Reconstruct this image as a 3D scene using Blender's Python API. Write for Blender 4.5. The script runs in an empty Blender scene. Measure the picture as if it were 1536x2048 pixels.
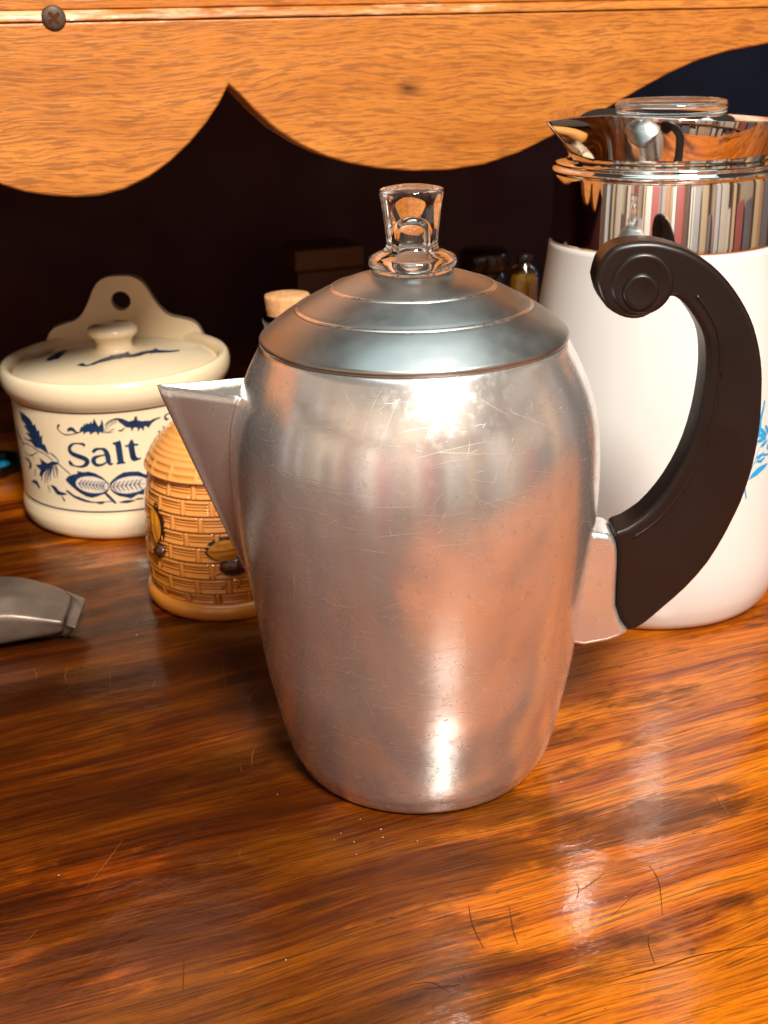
import bpy, bmesh, math, random
from mathutils import Vector, Matrix, geometry
import numpy as np
random.seed(7)
C = bpy.context.scene.collection
S = bpy.context.scene
rad = math.radians
PI = math.pi

# ------------------------------------------------------------------ camera, world, lamps, exposure
HEAD, BEAR = rad(20.0), 0.0307303863
PITCH, ROLL, CAM_D, CAM_H, FPX = 0.394272111, 0.0270970571, 0.441, 0.297047836, 2278.97
BB = HEAD + BEAR
UX = Vector((math.cos(BB), -math.sin(BB), 0))          # picture-right along the counter, seen from the pot
NX = Vector((math.sin(BB), math.cos(BB), 0))           # away from the camera
cam_loc = Vector((-CAM_D*math.sin(BB), -CAM_D*math.cos(BB), CAM_H))
fw = Vector((math.sin(HEAD)*math.cos(PITCH), math.cos(HEAD)*math.cos(PITCH), -math.sin(PITCH)))
rt0 = Vector((math.cos(HEAD), -math.sin(HEAD), 0)); up0 = rt0.cross(fw)
rt = math.cos(ROLL)*rt0 - math.sin(ROLL)*up0
up = math.sin(ROLL)*rt0 + math.cos(ROLL)*up0
cd = bpy.data.cameras.new('camera'); cam = bpy.data.objects.new('camera', cd); C.objects.link(cam)
M = Matrix((rt, up, -fw)).transposed().to_4x4(); M.translation = cam_loc
cam.matrix_world = M
cd.sensor_fit = 'HORIZONTAL'; cd.sensor_width = 36.0; cd.lens = FPX/1536*36
cd.clip_start = 0.02; cd.clip_end = 50
cd.dof.use_dof = True; cd.dof.focus_distance = 0.435; cd.dof.aperture_fstop = 26
S.camera = cam

W = bpy.data.worlds.new('World'); S.world = W; W.use_nodes = True
bg = W.node_tree.nodes['Background']
bg.inputs[0].default_value = (1.0, 0.80, 0.64, 1); bg.inputs[1].default_value = 0.06

def area(name, loc, target, size, power, col, shape='DISK', size_y=None):
    l = bpy.data.lights.new(name, 'AREA'); l.shape = shape; l.size = size; l.energy = power; l.color = col
    if size_y: l.size_y = size_y
    o = bpy.data.objects.new(name, l); C.objects.link(o); o.location = loc
    o.rotation_euler = (Vector(target)-Vector(loc)).to_track_quat('-Z', 'Y').to_euler()
    return o
kd = (-NX)*math.cos(rad(21)) + UX*math.sin(rad(21))
key_loc = kd*1.75*math.cos(rad(49.5)) + Vector((0, 0, .14 + 1.75*math.sin(rad(49.5))))
area('room_lamp', key_loc, (0.05, .1, .12), .46, 68, (1.0, .92, .82))
area('ceiling_light', (.0, -.35, 1.75), (.0, -.30, 0), 1.7, 11, (.76, .97, 1.0), 'RECTANGLE', 1.3)
area('bookcase_fill', (-.25, -.62, 1.15), (-.70, -1.63, 1.05), .7, 31, (1.0, .93, .86))  # added fill, brightens the out-of-view shelves for the pot's reflections

area('corner_fill', (1.05, .30, .30), (.72, .80, .27), .12, .30, (.42, .66, 1.0))  # added cool fill, lifts the dark navy corner

S.view_settings.view_transform = 'Standard'; S.view_settings.look = 'None'
S.view_settings.exposure = 0.0; S.view_settings.gamma = 1.0
S.cycles.use_denoising = True
S.cycles.max_bounces = 12; S.cycles.transmission_bounces = 10; S.cycles.glossy_bounces = 6
S.cycles.sample_clamp_indirect = 6.0
S.cycles.caustics_refractive = True; S.cycles.caustics_reflective = False

# ------------------------------------------------------------------ traced outlines
UPL = 0.08748
SALT = {"strokes":[[[-2.0571,0.06552,0.00053],[-2.0587,0.06695,0.00191],[-2.1125,0.06755,0.00085],[-2.1678,0.06678,0.00149],[-2.2024,0.06384,0.00234],[-2.188,0.06095,0.00288],[-2.1369,0.05932,0.00309],[-2.0749,0.05781,0.00319],[-2.0453,0.05588,0.00309],[-2.0687,0.05323,0.00235],[-2.1186,0.052,0.00128],[-2.1757,0.05245,0.00107],[-2.2063,0.05354,0.00257],[-2.2161,0.05472,0.00214]],[[-1.9776,0.06236,0.00212],[-1.9519,0.06377,0.00191],[-1.9104,0.06409,0.00138],[-1.8747,0.06299,0.00265],[-1.858,0.05955,0.00329],[-1.8558,0.0562,0.00319],[-1.844,0.05357,0.00181],[-1.8188,0.05387,0.00075]],[[-1.8685,0.05989,0.00106],[-1.9178,0.05949,0.00117],[-1.9737,0.05812,0.00234],[-1.9892,0.05562,0.00298],[-1.9632,0.05328,0.00213],[-1.913,0.05352,0.00139],[-1.8729,0.05509,0.00106]],[[-2.2781,0.07879,0.00159],[-2.2948,0.07699,0.00095],[-2.2752,0.0746,0.00053],[-2.2259,0.07296,0.00074],[-2.1665,0.07323,0.00063],[-2.0992,0.07454,0.00063],[-2.0659,0.07544,0.00074]],[[-2.1922,0.07506,0.00074],[-2.1812,0.07648,0.0019],[-2.1473,0.07689,0.00243],[-2.1219,0.07531,0.00137],[-2.098,0.07486,0.00053]],[[-1.8478,0.07905,0.00042],[-1.8221,0.08116,0.00063],[-1.7757,0.08261,0.00095],[-1.7314,0.08287,0.00126],[-1.6887,0.0821,0.00116]],[[-1.8551,0.07466,0.00032],[-1.8423,0.07792,0.00042],[-1.8082,0.08058,0.00053],[-1.7404,0.08185,0.00042]],[[-1.8392,0.07519,0.00026],[-1.82,0.07788,0.00037],[-1.78,0.0799,0.00042],[-1.7425,0.08049,0.00032]],[[-1.8258,0.07453,0.00032],[-1.801,0.0761,0.00042],[-1.7674,0.07645,0.00042]],[[-1.8625,0.07467,0.00053],[-1.8183,0.07452,0.00063],[-1.7844,0.07494,0.00026]],[[-1.736,0.07544,0.00074],[-1.7145,0.07509,0.00106],[-1.6828,0.07649,0.00063]],[[-1.2389,0.08099,0.00054],[-1.2814,0.08137,0.00075],[-1.3124,0.08015,0.00117],[-1.3031,0.07805,0.0016],[-1.2828,0.07805,0.00086]],[[-1.2339,0.07556,0.00161],[-1.2161,0.07361,0.00215]],[[-1.3346,0.07375,0.00075],[-1.3343,0.07091,0.00193],[-1.3402,0.06764,0.00193],[-1.3492,0.06438,0.00075],[-1.4215,0.05854,0.00043]],[[-1.3422,0.06879,0.00064],[-1.3835,0.07108,0.00118]],[[-1.3538,0.0661,0.00064],[-1.4042,0.06768,0.00107]],[[-1.3661,0.06406,0.00064],[-1.4215,0.06508,0.00107]],[[-1.3923,0.06212,0.00064],[-1.4288,0.06311,0.00107]],[[-1.412,0.06016,0.00064],[-1.4406,0.06042,0.00107]],[[-1.4313,0.05756,0.00054],[-1.4511,0.05735,0.00097]],[[-1.4497,0.05485,0.00118],[-1.4653,0.05456,0.00118]],[[-1.3367,0.06985,0.00086],[-1.3021,0.07074,0.0014]],[[-1.3419,0.06594,0.00075],[-1.3003,0.06617,0.00108]],[[-1.3492,0.06438,0.00064],[-1.2949,0.06469,0.00086]],[[-1.9222,0.03463,0.00161],[-1.889,0.03166,0.00194],[-1.8425,0.02747,0.00162]],[[-2.2879,0.03463,0.00141],[-2.2581,0.03317,0.00162],[-2.219,0.03135,0.00162],[-2.1696,0.03019,0.00195],[-2.1052,0.02876,0.00162],[-2.034,0.02806,0.00076],[-1.9555,0.02835,0.00054],[-1.8636,0.02844,0.00043]],[[-2.0072,0.02776,0.00086],[-1.968,0.02768,0.00184],[-1.9365,0.02807,0.00054]],[[-1.8046,0.02757,0.00054],[-1.7444,0.02754,0.00195],[-1.699,0.0277,0.00141],[-1.6646,0.02796,0.00043]],[[-1.6602,0.02844,0.00054],[-1.6297,0.02857,0.00108],[-1.5956,0.0285,0.00087]],[[-2.4242,0.05931,0.00032],[-2.3627,0.05648,0.00043],[-2.3353,0.05388,0.00054]],[[-2.3432,0.05266,0.00075],[-2.294,0.05018,0.00064],[-2.2308,0.0466,0.00064]],[[-2.8019,0.06468,0.00028],[-2.745,0.06413,0.00076],[-2.667,0.06387,0.00066]],[[-2.8553,0.0597,0.00067],[-2.7303,0.06113,0.00047],[-2.6233,0.05955,0.00056],[-2.5507,0.05858,0.00056],[-2.4688,0.05708,0.00047],[-2.4052,0.05429,0.00065]],[[-2.8438,0.05992,0.00038],[-2.8491,0.05579,0.00038],[-2.7937,0.05327,0.00048],[-2.7055,0.05378,0.00066],[-2.6231,0.05656,0.00038],[-2.5856,0.05808,0.00028]],[[-2.6783,0.05422,0.00038],[-2.6726,0.05128,0.00038]],[[-2.4262,0.05953,0.00037],[-2.3707,0.05761,0.00037],[-2.3365,0.05447,0.00046]],[[-2.4424,0.04993,0.00075],[-2.541,0.04569,0.00122],[-2.5941,0.03813,0.00057]],[[-2.4342,0.05,0.00065],[-2.5178,0.04348,0.00104],[-2.5509,0.03674,0.00047]],[[-2.4184,0.05022,0.00065],[-2.4871,0.04341,0.00103],[-2.5141,0.0375,0.00047]],[[-2.4102,0.05029,0.00065],[-2.4551,0.04481,0.00094],[-2.4684,0.03988,0.00047]],[[-2.3968,0.05043,0.00056],[-2.4122,0.04627,0.00094],[-2.4076,0.0423,0.00047]],[[-2.3821,0.05108,0.00056],[-2.3788,0.04714,0.00084],[-2.369,0.04296,0.00042]],[[-2.3696,0.05165,0.00056],[-2.3638,0.04874,0.00075],[-2.3555,0.04632,0.00037]],[[-2.6723,0.04448,0.00104],[-2.696,0.04001,0.00067]],[[-2.8453,0.04978,0.00077],[-2.7668,0.0492,0.00171],[-2.7498,0.04646,0.00286],[-2.7855,0.04376,0.00124]],[[-2.7726,0.03479,0.00077],[-2.6876,0.03531,0.00315],[-2.6476,0.03243,0.00172]],[[-2.511,0.03549,0.00095],[-2.4933,0.03141,0.00047]],[[-2.4696,0.03654,0.00075],[-2.4264,0.03508,0.00311],[-2.3905,0.03241,0.00311],[-2.3037,0.03248,0.00094]],[[-2.3532,0.03026,0.00075],[-2.3321,0.02775,0.00141]],[[-2.9907,0.06923,0.00096],[-2.9356,0.06424,0.0021],[-2.8581,0.06006,0.00095]]],"top":[[[-2.1534,0.0405,0.0007],[-2.1349,0.04186,0.0007],[-2.1111,0.0433,0.00042]],[[-2.1534,0.0405,0.0007],[-2.1387,0.03877,0.0007],[-2.1209,0.03702,0.00042]],[[-2.1203,0.04041,0.0007],[-2.1018,0.04177,0.0007],[-2.0795,0.04313,0.00042]],[[-2.1203,0.04041,0.0007],[-2.1056,0.03868,0.0007],[-2.0878,0.03694,0.00042]],[[-2.0887,0.04024,0.0007],[-2.0701,0.04161,0.0007],[-2.0479,0.04296,0.00042]],[[-2.0887,0.04024,0.0007],[-2.0739,0.03851,0.0007],[-2.0562,0.03677,0.00042]],[[-2.057,0.04007,0.0007],[-2.0385,0.04144,0.0007],[-2.0163,0.04279,0.00042]],[[-2.057,0.04007,0.0007],[-2.0423,0.03834,0.0007],[-2.0246,0.0366,0.00042]],[[-2.0254,0.03991,0.0007],[-2.007,0.04127,0.0007],[-1.9859,0.04254,0.00042]],[[-2.0254,0.03991,0.0007],[-2.0119,0.03809,0.0007],[-1.9941,0.03635,0.00042]],[[-1.995,0.03965,0.0007],[-1.9766,0.04101,0.0007],[-1.9555,0.04228,0.00042]],[[-1.995,0.03965,0.0007],[-1.9803,0.03792,0.0007],[-1.9636,0.0361,0.00042]],[[-1.9635,0.03948,0.0007],[-1.9462,0.04076,0.0007],[-1.925,0.04203,0.00042]],[[-1.9635,0.03948,0.0007],[-1.9499,0.03767,0.0007],[-1.9331,0.03584,0.00042]],[[-1.9378,0.03918,0.0007],[-1.9196,0.04054,0.0007],[-1.8985,0.04181,0.00042]],[[-1.9378,0.03918,0.0007],[-1.9241,0.03736,0.0007],[-1.9073,0.03554,0.00042]],[[-2.161,0.04069,0.00032],[-2.0292,0.03999,0.00038],[-1.8998,0.03877,0.00032]],[[-1.8441,0.03838,0.0007],[-1.8259,0.04013,0.0007],[-1.8045,0.0418,0.00042]],[[-1.8441,0.03838,0.0007],[-1.8303,0.03661,0.0007],[-1.8134,0.03483,0.00042]],[[-1.8097,0.03854,0.0007],[-1.7921,0.04021,0.0007],[-1.7707,0.04188,0.00042]],[[-1.8097,0.03854,0.0007],[-1.7963,0.03669,0.0007],[-1.7798,0.03482,0.00042]],[[-1.7724,0.03855,0.0007],[-1.7547,0.04023,0.0007],[-1.7333,0.0419,0.00042]],[[-1.7724,0.03855,0.0007],[-1.7586,0.03678,0.0007],[-1.742,0.03492,0.00042]],[[-1.7347,0.03865,0.0007],[-1.7172,0.04024,0.0007],[-1.6959,0.04191,0.00042]],[[-1.7347,0.03865,0.0007],[-1.7211,0.0368,0.0007],[-1.7044,0.03493,0.00042]],[[-1.6972,0.03866,0.0007],[-1.6796,0.04026,0.0007],[-1.6583,0.04185,0.00042]],[[-1.6972,0.03866,0.0007],[-1.6835,0.03681,0.0007],[-1.6668,0.03486,0.00042]],[[-1.6596,0.0386,0.0007],[-1.642,0.04019,0.0007],[-1.6207,0.04178,0.00042]],[[-1.6596,0.0386,0.0007],[-1.6459,0.03674,0.0007],[-1.629,0.03479,0.00042]],[[-1.622,0.03853,0.0007],[-1.6043,0.04013,0.0007],[-1.583,0.04172,0.00042]],[[-1.622,0.03853,0.0007],[-1.6082,0.03667,0.0007],[-1.5911,0.03472,0.00042]],[[-1.8519,0.03817,0.00032],[-1.7269,0.03884,0.00038],[-1.5608,0.03847,0.00032]]],"polys":[[[-1.80383,0.06763],[-1.73164,0.0689],[-1.72477,0.06623],[-1.72261,0.05492],[-1.70896,0.05414],[-1.71157,0.05343],[-1.78783,0.05316],[-1.78878,0.05403],[-1.77648,0.05468],[-1.78048,0.06599],[-1.79766,0.06676]],[[-1.63555,0.06887],[-1.619,0.06763],[-1.61784,0.06593],[-1.5772,0.06538],[-1.58128,0.06432],[-1.61647,0.06432],[-1.61123,0.05794],[-1.59899,0.05612],[-1.56518,0.05607],[-1.57426,0.05502],[-1.6283,0.05412],[-1.65327,0.05489],[-1.66459,0.05728],[-1.66895,0.06413],[-1.70188,0.06434],[-1.69691,0.06514],[-1.66632,0.06575],[-1.64821,0.06783]],[[-2.07984,0.07651],[-2.05554,0.07878],[-2.03581,0.07906],[-2.0374,0.08043],[-2.01127,0.0799],[-2.01285,0.08126],[-1.98304,0.08048],[-1.96865,0.08237],[-1.95696,0.08043],[-1.93562,0.08422],[-1.91862,0.08092],[-1.90407,0.07866],[-1.88238,0.0803],[-1.8696,0.08355],[-1.8597,0.08075],[-1.86055,0.07579],[-1.87409,0.0742],[-1.89821,0.07537],[-1.91737,0.07291],[-1.92811,0.07542],[-1.95907,0.07491],[-1.98467,0.07327],[-1.98893,0.07545],[-2.01991,0.07519],[-2.04553,0.07355],[-2.04603,0.07548],[-2.0733,0.07545]],[[-1.73178,0.08263],[-1.68772,0.08275],[-1.63967,0.08061],[-1.59433,0.08119],[-1.58323,0.08336],[-1.56135,0.08318],[-1.56504,0.08093],[-1.52886,0.0798],[-1.49136,0.07969],[-1.45383,0.07927],[-1.40502,0.08031],[-1.35651,0.08042],[-1.35426,0.07975],[-1.39872,0.0791],[-1.44077,0.07742],[-1.47572,0.07446],[-1.4894,0.07607],[-1.51195,0.07601],[-1.51681,0.07302],[-1.54265,0.07579],[-1.56886,0.07324],[-1.57208,0.07606],[-1.60181,0.0764],[-1.6206,0.07377],[-1.63087,0.0766],[-1.66744,0.07695],[-1.7003,0.0794],[-1.72677,0.08119]],[[-2.28785,0.04222],[-2.25598,0.04474],[-2.21367,0.04616],[-2.15281,0.04729],[-2.1569,0.04903],[-2.09365,0.04834],[-2.04852,0.049],[-1.98403,0.04766],[-1.92751,0.045],[-1.88119,0.04112],[-1.8762,0.03854],[-1.89035,0.03566],[-1.93178,0.03373],[-1.99611,0.03209],[-2.04517,0.03117],[-2.09995,0.03193],[-2.14648,0.03375],[-2.19964,0.03642],[-2.25325,0.03959]],[[-1.86918,0.04085],[-1.84004,0.04303],[-1.79083,0.04567],[-1.73569,0.04755],[-1.66825,0.0476],[-1.60143,0.047],[-1.55928,0.04486],[-1.49234,0.04285],[-1.50308,0.03837],[-1.51787,0.03623],[-1.56721,0.03456],[-1.57963,0.03115],[-1.63234,0.03176],[-1.69638,0.02937],[-1.73968,0.03063],[-1.79809,0.03182],[-1.83991,0.03382],[-1.86645,0.0362],[-1.87087,0.03853]],[[-2.82569,0.08236],[-2.72489,0.08171],[-2.6431,0.07995],[-2.60679,0.07797],[-2.60165,0.0756],[-2.5651,0.07706],[-2.55434,0.07426],[-2.54893,0.07239],[-2.52218,0.07365],[-2.51812,0.07128],[-2.52197,0.06876],[-2.48602,0.07067],[-2.49778,0.06709],[-2.50031,0.06413],[-2.47091,0.06447],[-2.45714,0.06164],[-2.43476,0.05772],[-2.46306,0.0589],[-2.53483,0.06075],[-2.61874,0.06086],[-2.69771,0.06564],[-2.62783,0.06494],[-2.75069,0.06902],[-2.66195,0.06888],[-2.76057,0.07331],[-2.70291,0.07419],[-2.79146,0.07675],[-2.79974,0.07958]],[[-2.40652,0.05378],[-2.33434,0.05374],[-2.34978,0.05237],[-2.43239,0.0503],[-2.52087,0.04547],[-2.59664,0.04088],[-2.61434,0.04213],[-2.58264,0.04561],[-2.65173,0.04811],[-2.55643,0.05003],[-2.57102,0.05406],[-2.51923,0.05251],[-2.47483,0.05155]]],"light":[[[-1.88809,0.03808],[-1.89557,0.037],[-1.91065,0.03597],[-1.93118,0.0352],[-1.95695,0.03465],[-1.98677,0.03434],[-2.01925,0.03428],[-2.0529,0.03447],[-2.08479,0.03497],[-2.116,0.03561],[-2.14234,0.0365],[-2.16233,0.0376],[-2.17814,0.0387],[-2.1841,0.03999],[-2.18304,0.04124],[-2.1732,0.04248],[-2.1565,0.04359],[-2.13356,0.04451],[-2.10675,0.04514],[-2.07441,0.04561],[-2.0421,0.04567],[-2.00869,0.04548],[-1.97801,0.0449],[-1.94943,0.0441],[-1.92456,0.04314],[-1.90556,0.04196],[-1.89259,0.0407],[-1.88641,0.03941]],[[-1.52571,0.0388],[-1.52986,0.03761],[-1.54179,0.0364],[-1.56143,0.03533],[-1.5878,0.03445],[-1.61949,0.0338],[-1.65464,0.03335],[-1.69164,0.03312],[-1.72873,0.03314],[-1.76381,0.03349],[-1.79553,0.034],[-1.82216,0.03474],[-1.84234,0.03568],[-1.85501,0.03677],[-1.85951,0.03799],[-1.85557,0.03926],[-1.84334,0.04054],[-1.82391,0.04168],[-1.79771,0.04272],[-1.76646,0.04353],[-1.73145,0.04415],[-1.69478,0.04438],[-1.6579,0.04429],[-1.62273,0.04395],[-1.59085,0.04328],[-1.56399,0.04238],[-1.54345,0.04128],[-1.53067,0.0401]]]}
LIDSTROKES = [[[-2.3934,0.10809,0.00261],[-2.2144,0.1079,0.001],[-2.0946,0.10864,0.00181],[-1.9023,0.1093,0.00345],[-1.4762,0.10965,0.00449],[-1.1917,0.10935,0.00306],[-0.781,0.10931,0.00268],[-0.5769,0.10882,0.00352],[-0.4407,0.10774,0.00208],[-0.304,0.10698,0.00084]],[[3.0386,0.10694,0.00124],[3.1133,0.10739,0.00514],[2.7559,0.10799,0.00314],[2.5961,0.10816,0.00168]],[[-2.1109,0.10814,0.0004],[-2.0464,0.10888,0.00121],[-1.8788,0.10956,0.00081],[-1.797,0.10992,0.00041]],[[-1.6116,0.10918,0.00041],[-1.3212,0.10978,0.00205],[-1.1215,0.11013,0.00041]],[[-0.8006,0.10884,0.00041],[-0.464,0.10901,0.00166],[-0.36,0.10903,0.00042]]]
FLOWER = {"strokes":[[[-1.2651,0.11602,0.00037],[-1.2913,0.11262,0.00089],[-1.3192,0.10769,0.00074],[-1.3373,0.10412,0.0003]],[[-1.2594,0.10021,0.0003],[-1.3018,0.09626,0.0003],[-1.3314,0.09206,0.00038],[-1.369,0.08838,0.00053],[-1.4115,0.08359,0.00075],[-1.4513,0.07949,0.0006],[-1.4864,0.07608,0.00053]],[[-1.4422,0.08363,0.00097],[-1.4277,0.08032,0.00083],[-1.4095,0.07413,0.00083]],[[-1.2959,0.0917,0.0015],[-1.2529,0.09117,0.00151]],[[-1.3015,0.09394,0.0015],[-1.264,0.09488,0.00113]],[[-1.2749,0.09368,0.00188],[-1.2276,0.09523,0.00098]],[[-1.2318,0.09393,0.00113],[-1.1767,0.09352,0.00129]],[[-1.2482,0.09186,0.00151],[-1.2186,0.09212,0.00091]],[[-1.3326,0.09094,0.00053],[-1.2851,0.09368,0.00045]],[[-1.0877,0.10048,0.00084],[-1.0198,0.09877,0.00199],[-0.9473,0.09693,0.00193],[-0.9107,0.09601,0.00077]],[[-1.1024,0.09976,0.00084],[-1.0548,0.09754,0.00199],[-1.0051,0.09536,0.00192],[-0.9841,0.09445,0.00077]],[[-1.1287,0.09962,0.00083],[-1.1093,0.09739,0.00198],[-1.0928,0.09541,0.00191],[-1.0845,0.09456,0.00076]],[[-1.1605,0.10013,0.00083],[-1.1687,0.09835,0.00197],[-1.1788,0.09682,0.00189],[-1.1827,0.09621,0.00076]],[[-1.186,0.10107,0.00083],[-1.2189,0.10018,0.00196],[-1.247,0.09936,0.00188],[-1.2566,0.09898,0.00075]],[[-1.2032,0.10229,0.00083],[-1.2474,0.10241,0.00195],[-1.2837,0.10242,0.00187],[-1.2999,0.10247,0.00075]],[[-1.2055,0.10344,0.00083],[-1.2497,0.10452,0.00195],[-1.2892,0.10549,0.00187],[-1.3044,0.10586,0.00075]],[[-1.1939,0.10423,0.00083],[-1.2301,0.10611,0.00195],[-1.2597,0.1077,0.00187],[-1.2721,0.10835,0.00075]],[[-1.1676,0.10437,0.00083],[-1.1844,0.1065,0.00196],[-1.2014,0.10844,0.00188],[-1.207,0.10919,0.00075]],[[-1.1386,0.10395,0.00083],[-1.1272,0.10565,0.00197],[-1.117,0.10718,0.00189],[-1.1128,0.10779,0.00076]],[[-1.107,0.10287,0.00083],[-1.0675,0.10361,0.00198],[-1.0266,0.10416,0.00191],[-1.0076,0.10432,0.00076]],[[-1.0898,0.10164,0.00084],[-1.0242,0.10099,0.00199],[-0.9572,0.10023,0.00192],[-0.9253,0.0998,0.00077]]],"polys":[[[-1.22213,0.12292],[-1.21021,0.12167],[-1.22496,0.1181],[-1.24458,0.11536],[-1.25971,0.11214],[-1.26287,0.10874],[-1.27931,0.10592],[-1.30401,0.10362],[-1.30841,0.10062],[-1.33031,0.09901],[-1.35779,0.09559],[-1.3722,0.09234],[-1.38743,0.08865],[-1.41553,0.08636],[-1.42366,0.08688],[-1.40043,0.09004],[-1.38733,0.09295],[-1.36488,0.09645],[-1.34356,0.10037],[-1.32066,0.10387],[-1.30243,0.10744],[-1.28536,0.11101],[-1.26995,0.11534],[-1.24148,0.1195]],[[-1.3932,0.08331],[-1.36174,0.08596],[-1.30654,0.08817],[-1.25496,0.08884],[-1.18199,0.08891],[-1.17658,0.08822],[-1.20873,0.08683],[-1.25496,0.08571],[-1.29815,0.08452],[-1.35337,0.08387]]]}
VALANCE = [[-0.1377,0.2342],[-0.1263,0.2298],[-0.1144,0.2273],[-0.1022,0.2257],[-0.0897,0.2256],[-0.0767,0.228],[-0.0632,0.2334],[-0.0521,0.24],[-0.0408,0.2488],[-0.0307,0.2587],[-0.0234,0.2677],[-0.0179,0.2765],[-0.0125,0.2714],[-0.005,0.2633],[0.0052,0.2538],[0.0186,0.245],[0.0324,0.2383],[0.0466,0.2335],[0.0641,0.2298],[0.085,0.2272],[0.1064,0.2265],[0.1283,0.2282],[0.1505,0.2336],[0.1697,0.2409],[0.1892,0.248],[0.2088,0.256],[0.2285,0.2649],[0.2484,0.2733],[0.2687,0.2801],[0.2894,0.2845],[0.3165,0.2877]]
HANDLE = [[0.06902,0.21065],[0.07052,0.2172],[0.07427,0.22193],[0.0789,0.2238],[0.08504,0.22451],[0.09162,0.22418],[0.0974,0.22274],[0.1027,0.22094],[0.10961,0.21721],[0.1157,0.21234],[0.1216,0.2059],[0.12668,0.19863],[0.13056,0.19129],[0.13369,0.18208],[0.13541,0.17397],[0.13618,0.1669],[0.13694,0.1541],[0.13668,0.14479],[0.13589,0.13534],[0.13473,0.12838],[0.1324,0.11835],[0.12929,0.10953],[0.12693,0.10343],[0.12125,0.09152],[0.11287,0.07989],[0.10383,0.07044],[0.09667,0.06327],[0.09043,0.0592],[0.08619,0.06561],[0.08379,0.07291],[0.08355,0.08135],[0.08353,0.09188],[0.08312,0.09816],[0.0825,0.10149],[0.0807,0.10601],[0.08642,0.1082],[0.09359,0.11351],[0.10037,0.12201],[0.10573,0.13173],[0.10979,0.1426],[0.11243,0.15519],[0.11354,0.1662],[0.11373,0.17235],[0.11358,0.17683],[0.11279,0.1839],[0.11094,0.18991],[0.10728,0.1959],[0.10347,0.20047],[0.10011,0.20306],[0.09845,0.20348],[0.09694,0.20313],[0.09496,0.20111],[0.09199,0.19797],[0.0881,0.1956],[0.08365,0.1952],[0.07903,0.19647],[0.07403,0.19971],[0.07063,0.20484]]
BRACKET = [[0.07482,0.10679],[0.0807,0.10601],[0.0825,0.10149],[0.08312,0.09816],[0.08353,0.09188],[0.08355,0.08135],[0.08379,0.07291],[0.08619,0.06561],[0.09042,0.05944],[0.08151,0.05562],[0.07073,0.05354]]


# ------------------------------------------------------------------ helpers
def mesh_obj(name, verts, faces, mat, parent=None, smooth=True):
    me = bpy.data.meshes.new(name); me.from_pydata(verts, [], faces); me.update()
    if smooth: me.polygons.foreach_set('use_smooth', [True]*len(me.polygons))
    o = bpy.data.objects.new(name, me); C.objects.link(o)
    if mat: me.materials.append(mat)
    if parent: o.parent = parent
    return o
def from_bm(name, bm, mat, parent=None, smooth=True):
    bmesh.ops.recalc_face_normals(bm, faces=bm.faces)
    me = bpy.data.meshes.new(name); bm.to_mesh(me); bm.free()
    if smooth: me.polygons.foreach_set('use_smooth', [True]*len(me.polygons))
    o = bpy.data.objects.new(name, me); C.objects.link(o)
    if mat: me.materials.append(mat)
    if parent: o.parent = parent
    return o
def thing(name, label, cat, loc=(0, 0, 0), rotz=0, group=None):
    o = bpy.data.objects.new(name, None); C.objects.link(o); o.empty_display_size = .03
    o.location = loc; o.rotation_euler = (0, 0, rotz); o['label'] = label; o['category'] = cat
    if group: o['group'] = group
    return o
def cr(pts, n):
    """Catmull-Rom through tuples, n samples per span"""
    out = []
    P = [pts[0]] + list(pts) + [pts[-1]]
    for i in range(1, len(P)-2):
        a, b, c, d = (np.array(P[k], float) for k in (i-1, i, i+1, i+2))
        for k in range(n):
            t = k/n
            out.append(.5*((2*b)+(-a+c)*t+(2*a-5*b+4*c-d)*t*t+(-a+3*b-3*c+d)*t**3))
    out.append(np.array(P[-2], float)); return out
def lathe(name, prof, mat, parent=None, seg=128, loc=(0, 0, 0), fun=None, close=False):
    """prof = [(r, z)]; revolve; r = 0 ends become poles; fun(theta, r, z) -> (r, z)"""
    vs, rows = [], []
    for r, z in prof:
        if r < 1e-6 and not fun:
            rows.append([len(vs)]*seg); vs.append((loc[0], loc[1], loc[2]+z))
        else:
            row = []
            for k in range(seg):
                t = 2*PI*k/seg
                rr, zz = fun(t, r, z) if fun else (r, z)
                row.append(len(vs)); vs.append((loc[0]+rr*math.cos(t), loc[1]+rr*math.sin(t), loc[2]+zz))
            rows.append(row)
    if close: rows.append(rows[0])
    fs = []
    for a, b in zip(rows[:-1], rows[1:]):
        for k in range(seg):
            q = [a[k], a[(k+1) % seg], b[(k+1) % seg], b[k]]
            q = list(dict.fromkeys(q))
            if len(q) > 2: fs.append(q)
    o = mesh_obj(name, vs, fs, mat, parent)
    bm = bmesh.new(); bm.from_mesh(o.data); bmesh.ops.recalc_face_normals(bm, faces=bm.faces); bm.to_mesh(o.data); bm.free()
    return o
def tube_bm(bm, pts, r, seg=10):
    pts = [Vector(p) for p in pts]; rows = []
    for i, p in enumerate(pts):
        t = (pts[min(i+1, len(pts)-1)]-pts[max(i-1, 0)]).normalized()
        a = t.cross(Vector((0, 0, 1)));  a = a.normalized() if a.length > 1e-4 else Vector((1, 0, 0))
        b = t.cross(a)
        rr = r[i] if isinstance(r, (list, tuple)) else r
        rows.append([bm.verts.new(p+rr*(a*math.cos(2*PI*k/seg)+b*math.sin(2*PI*k/seg))) for k in range(seg)])
    for A, B in zip(rows[:-1], rows[1:]):
        for k in range(seg): bm.faces.new((A[k], A[(k+1) % seg], B[(k+1) % seg], B[k]))
    bm.faces.new(rows[0]); bm.faces.new(rows[-1][::-1])
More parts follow.
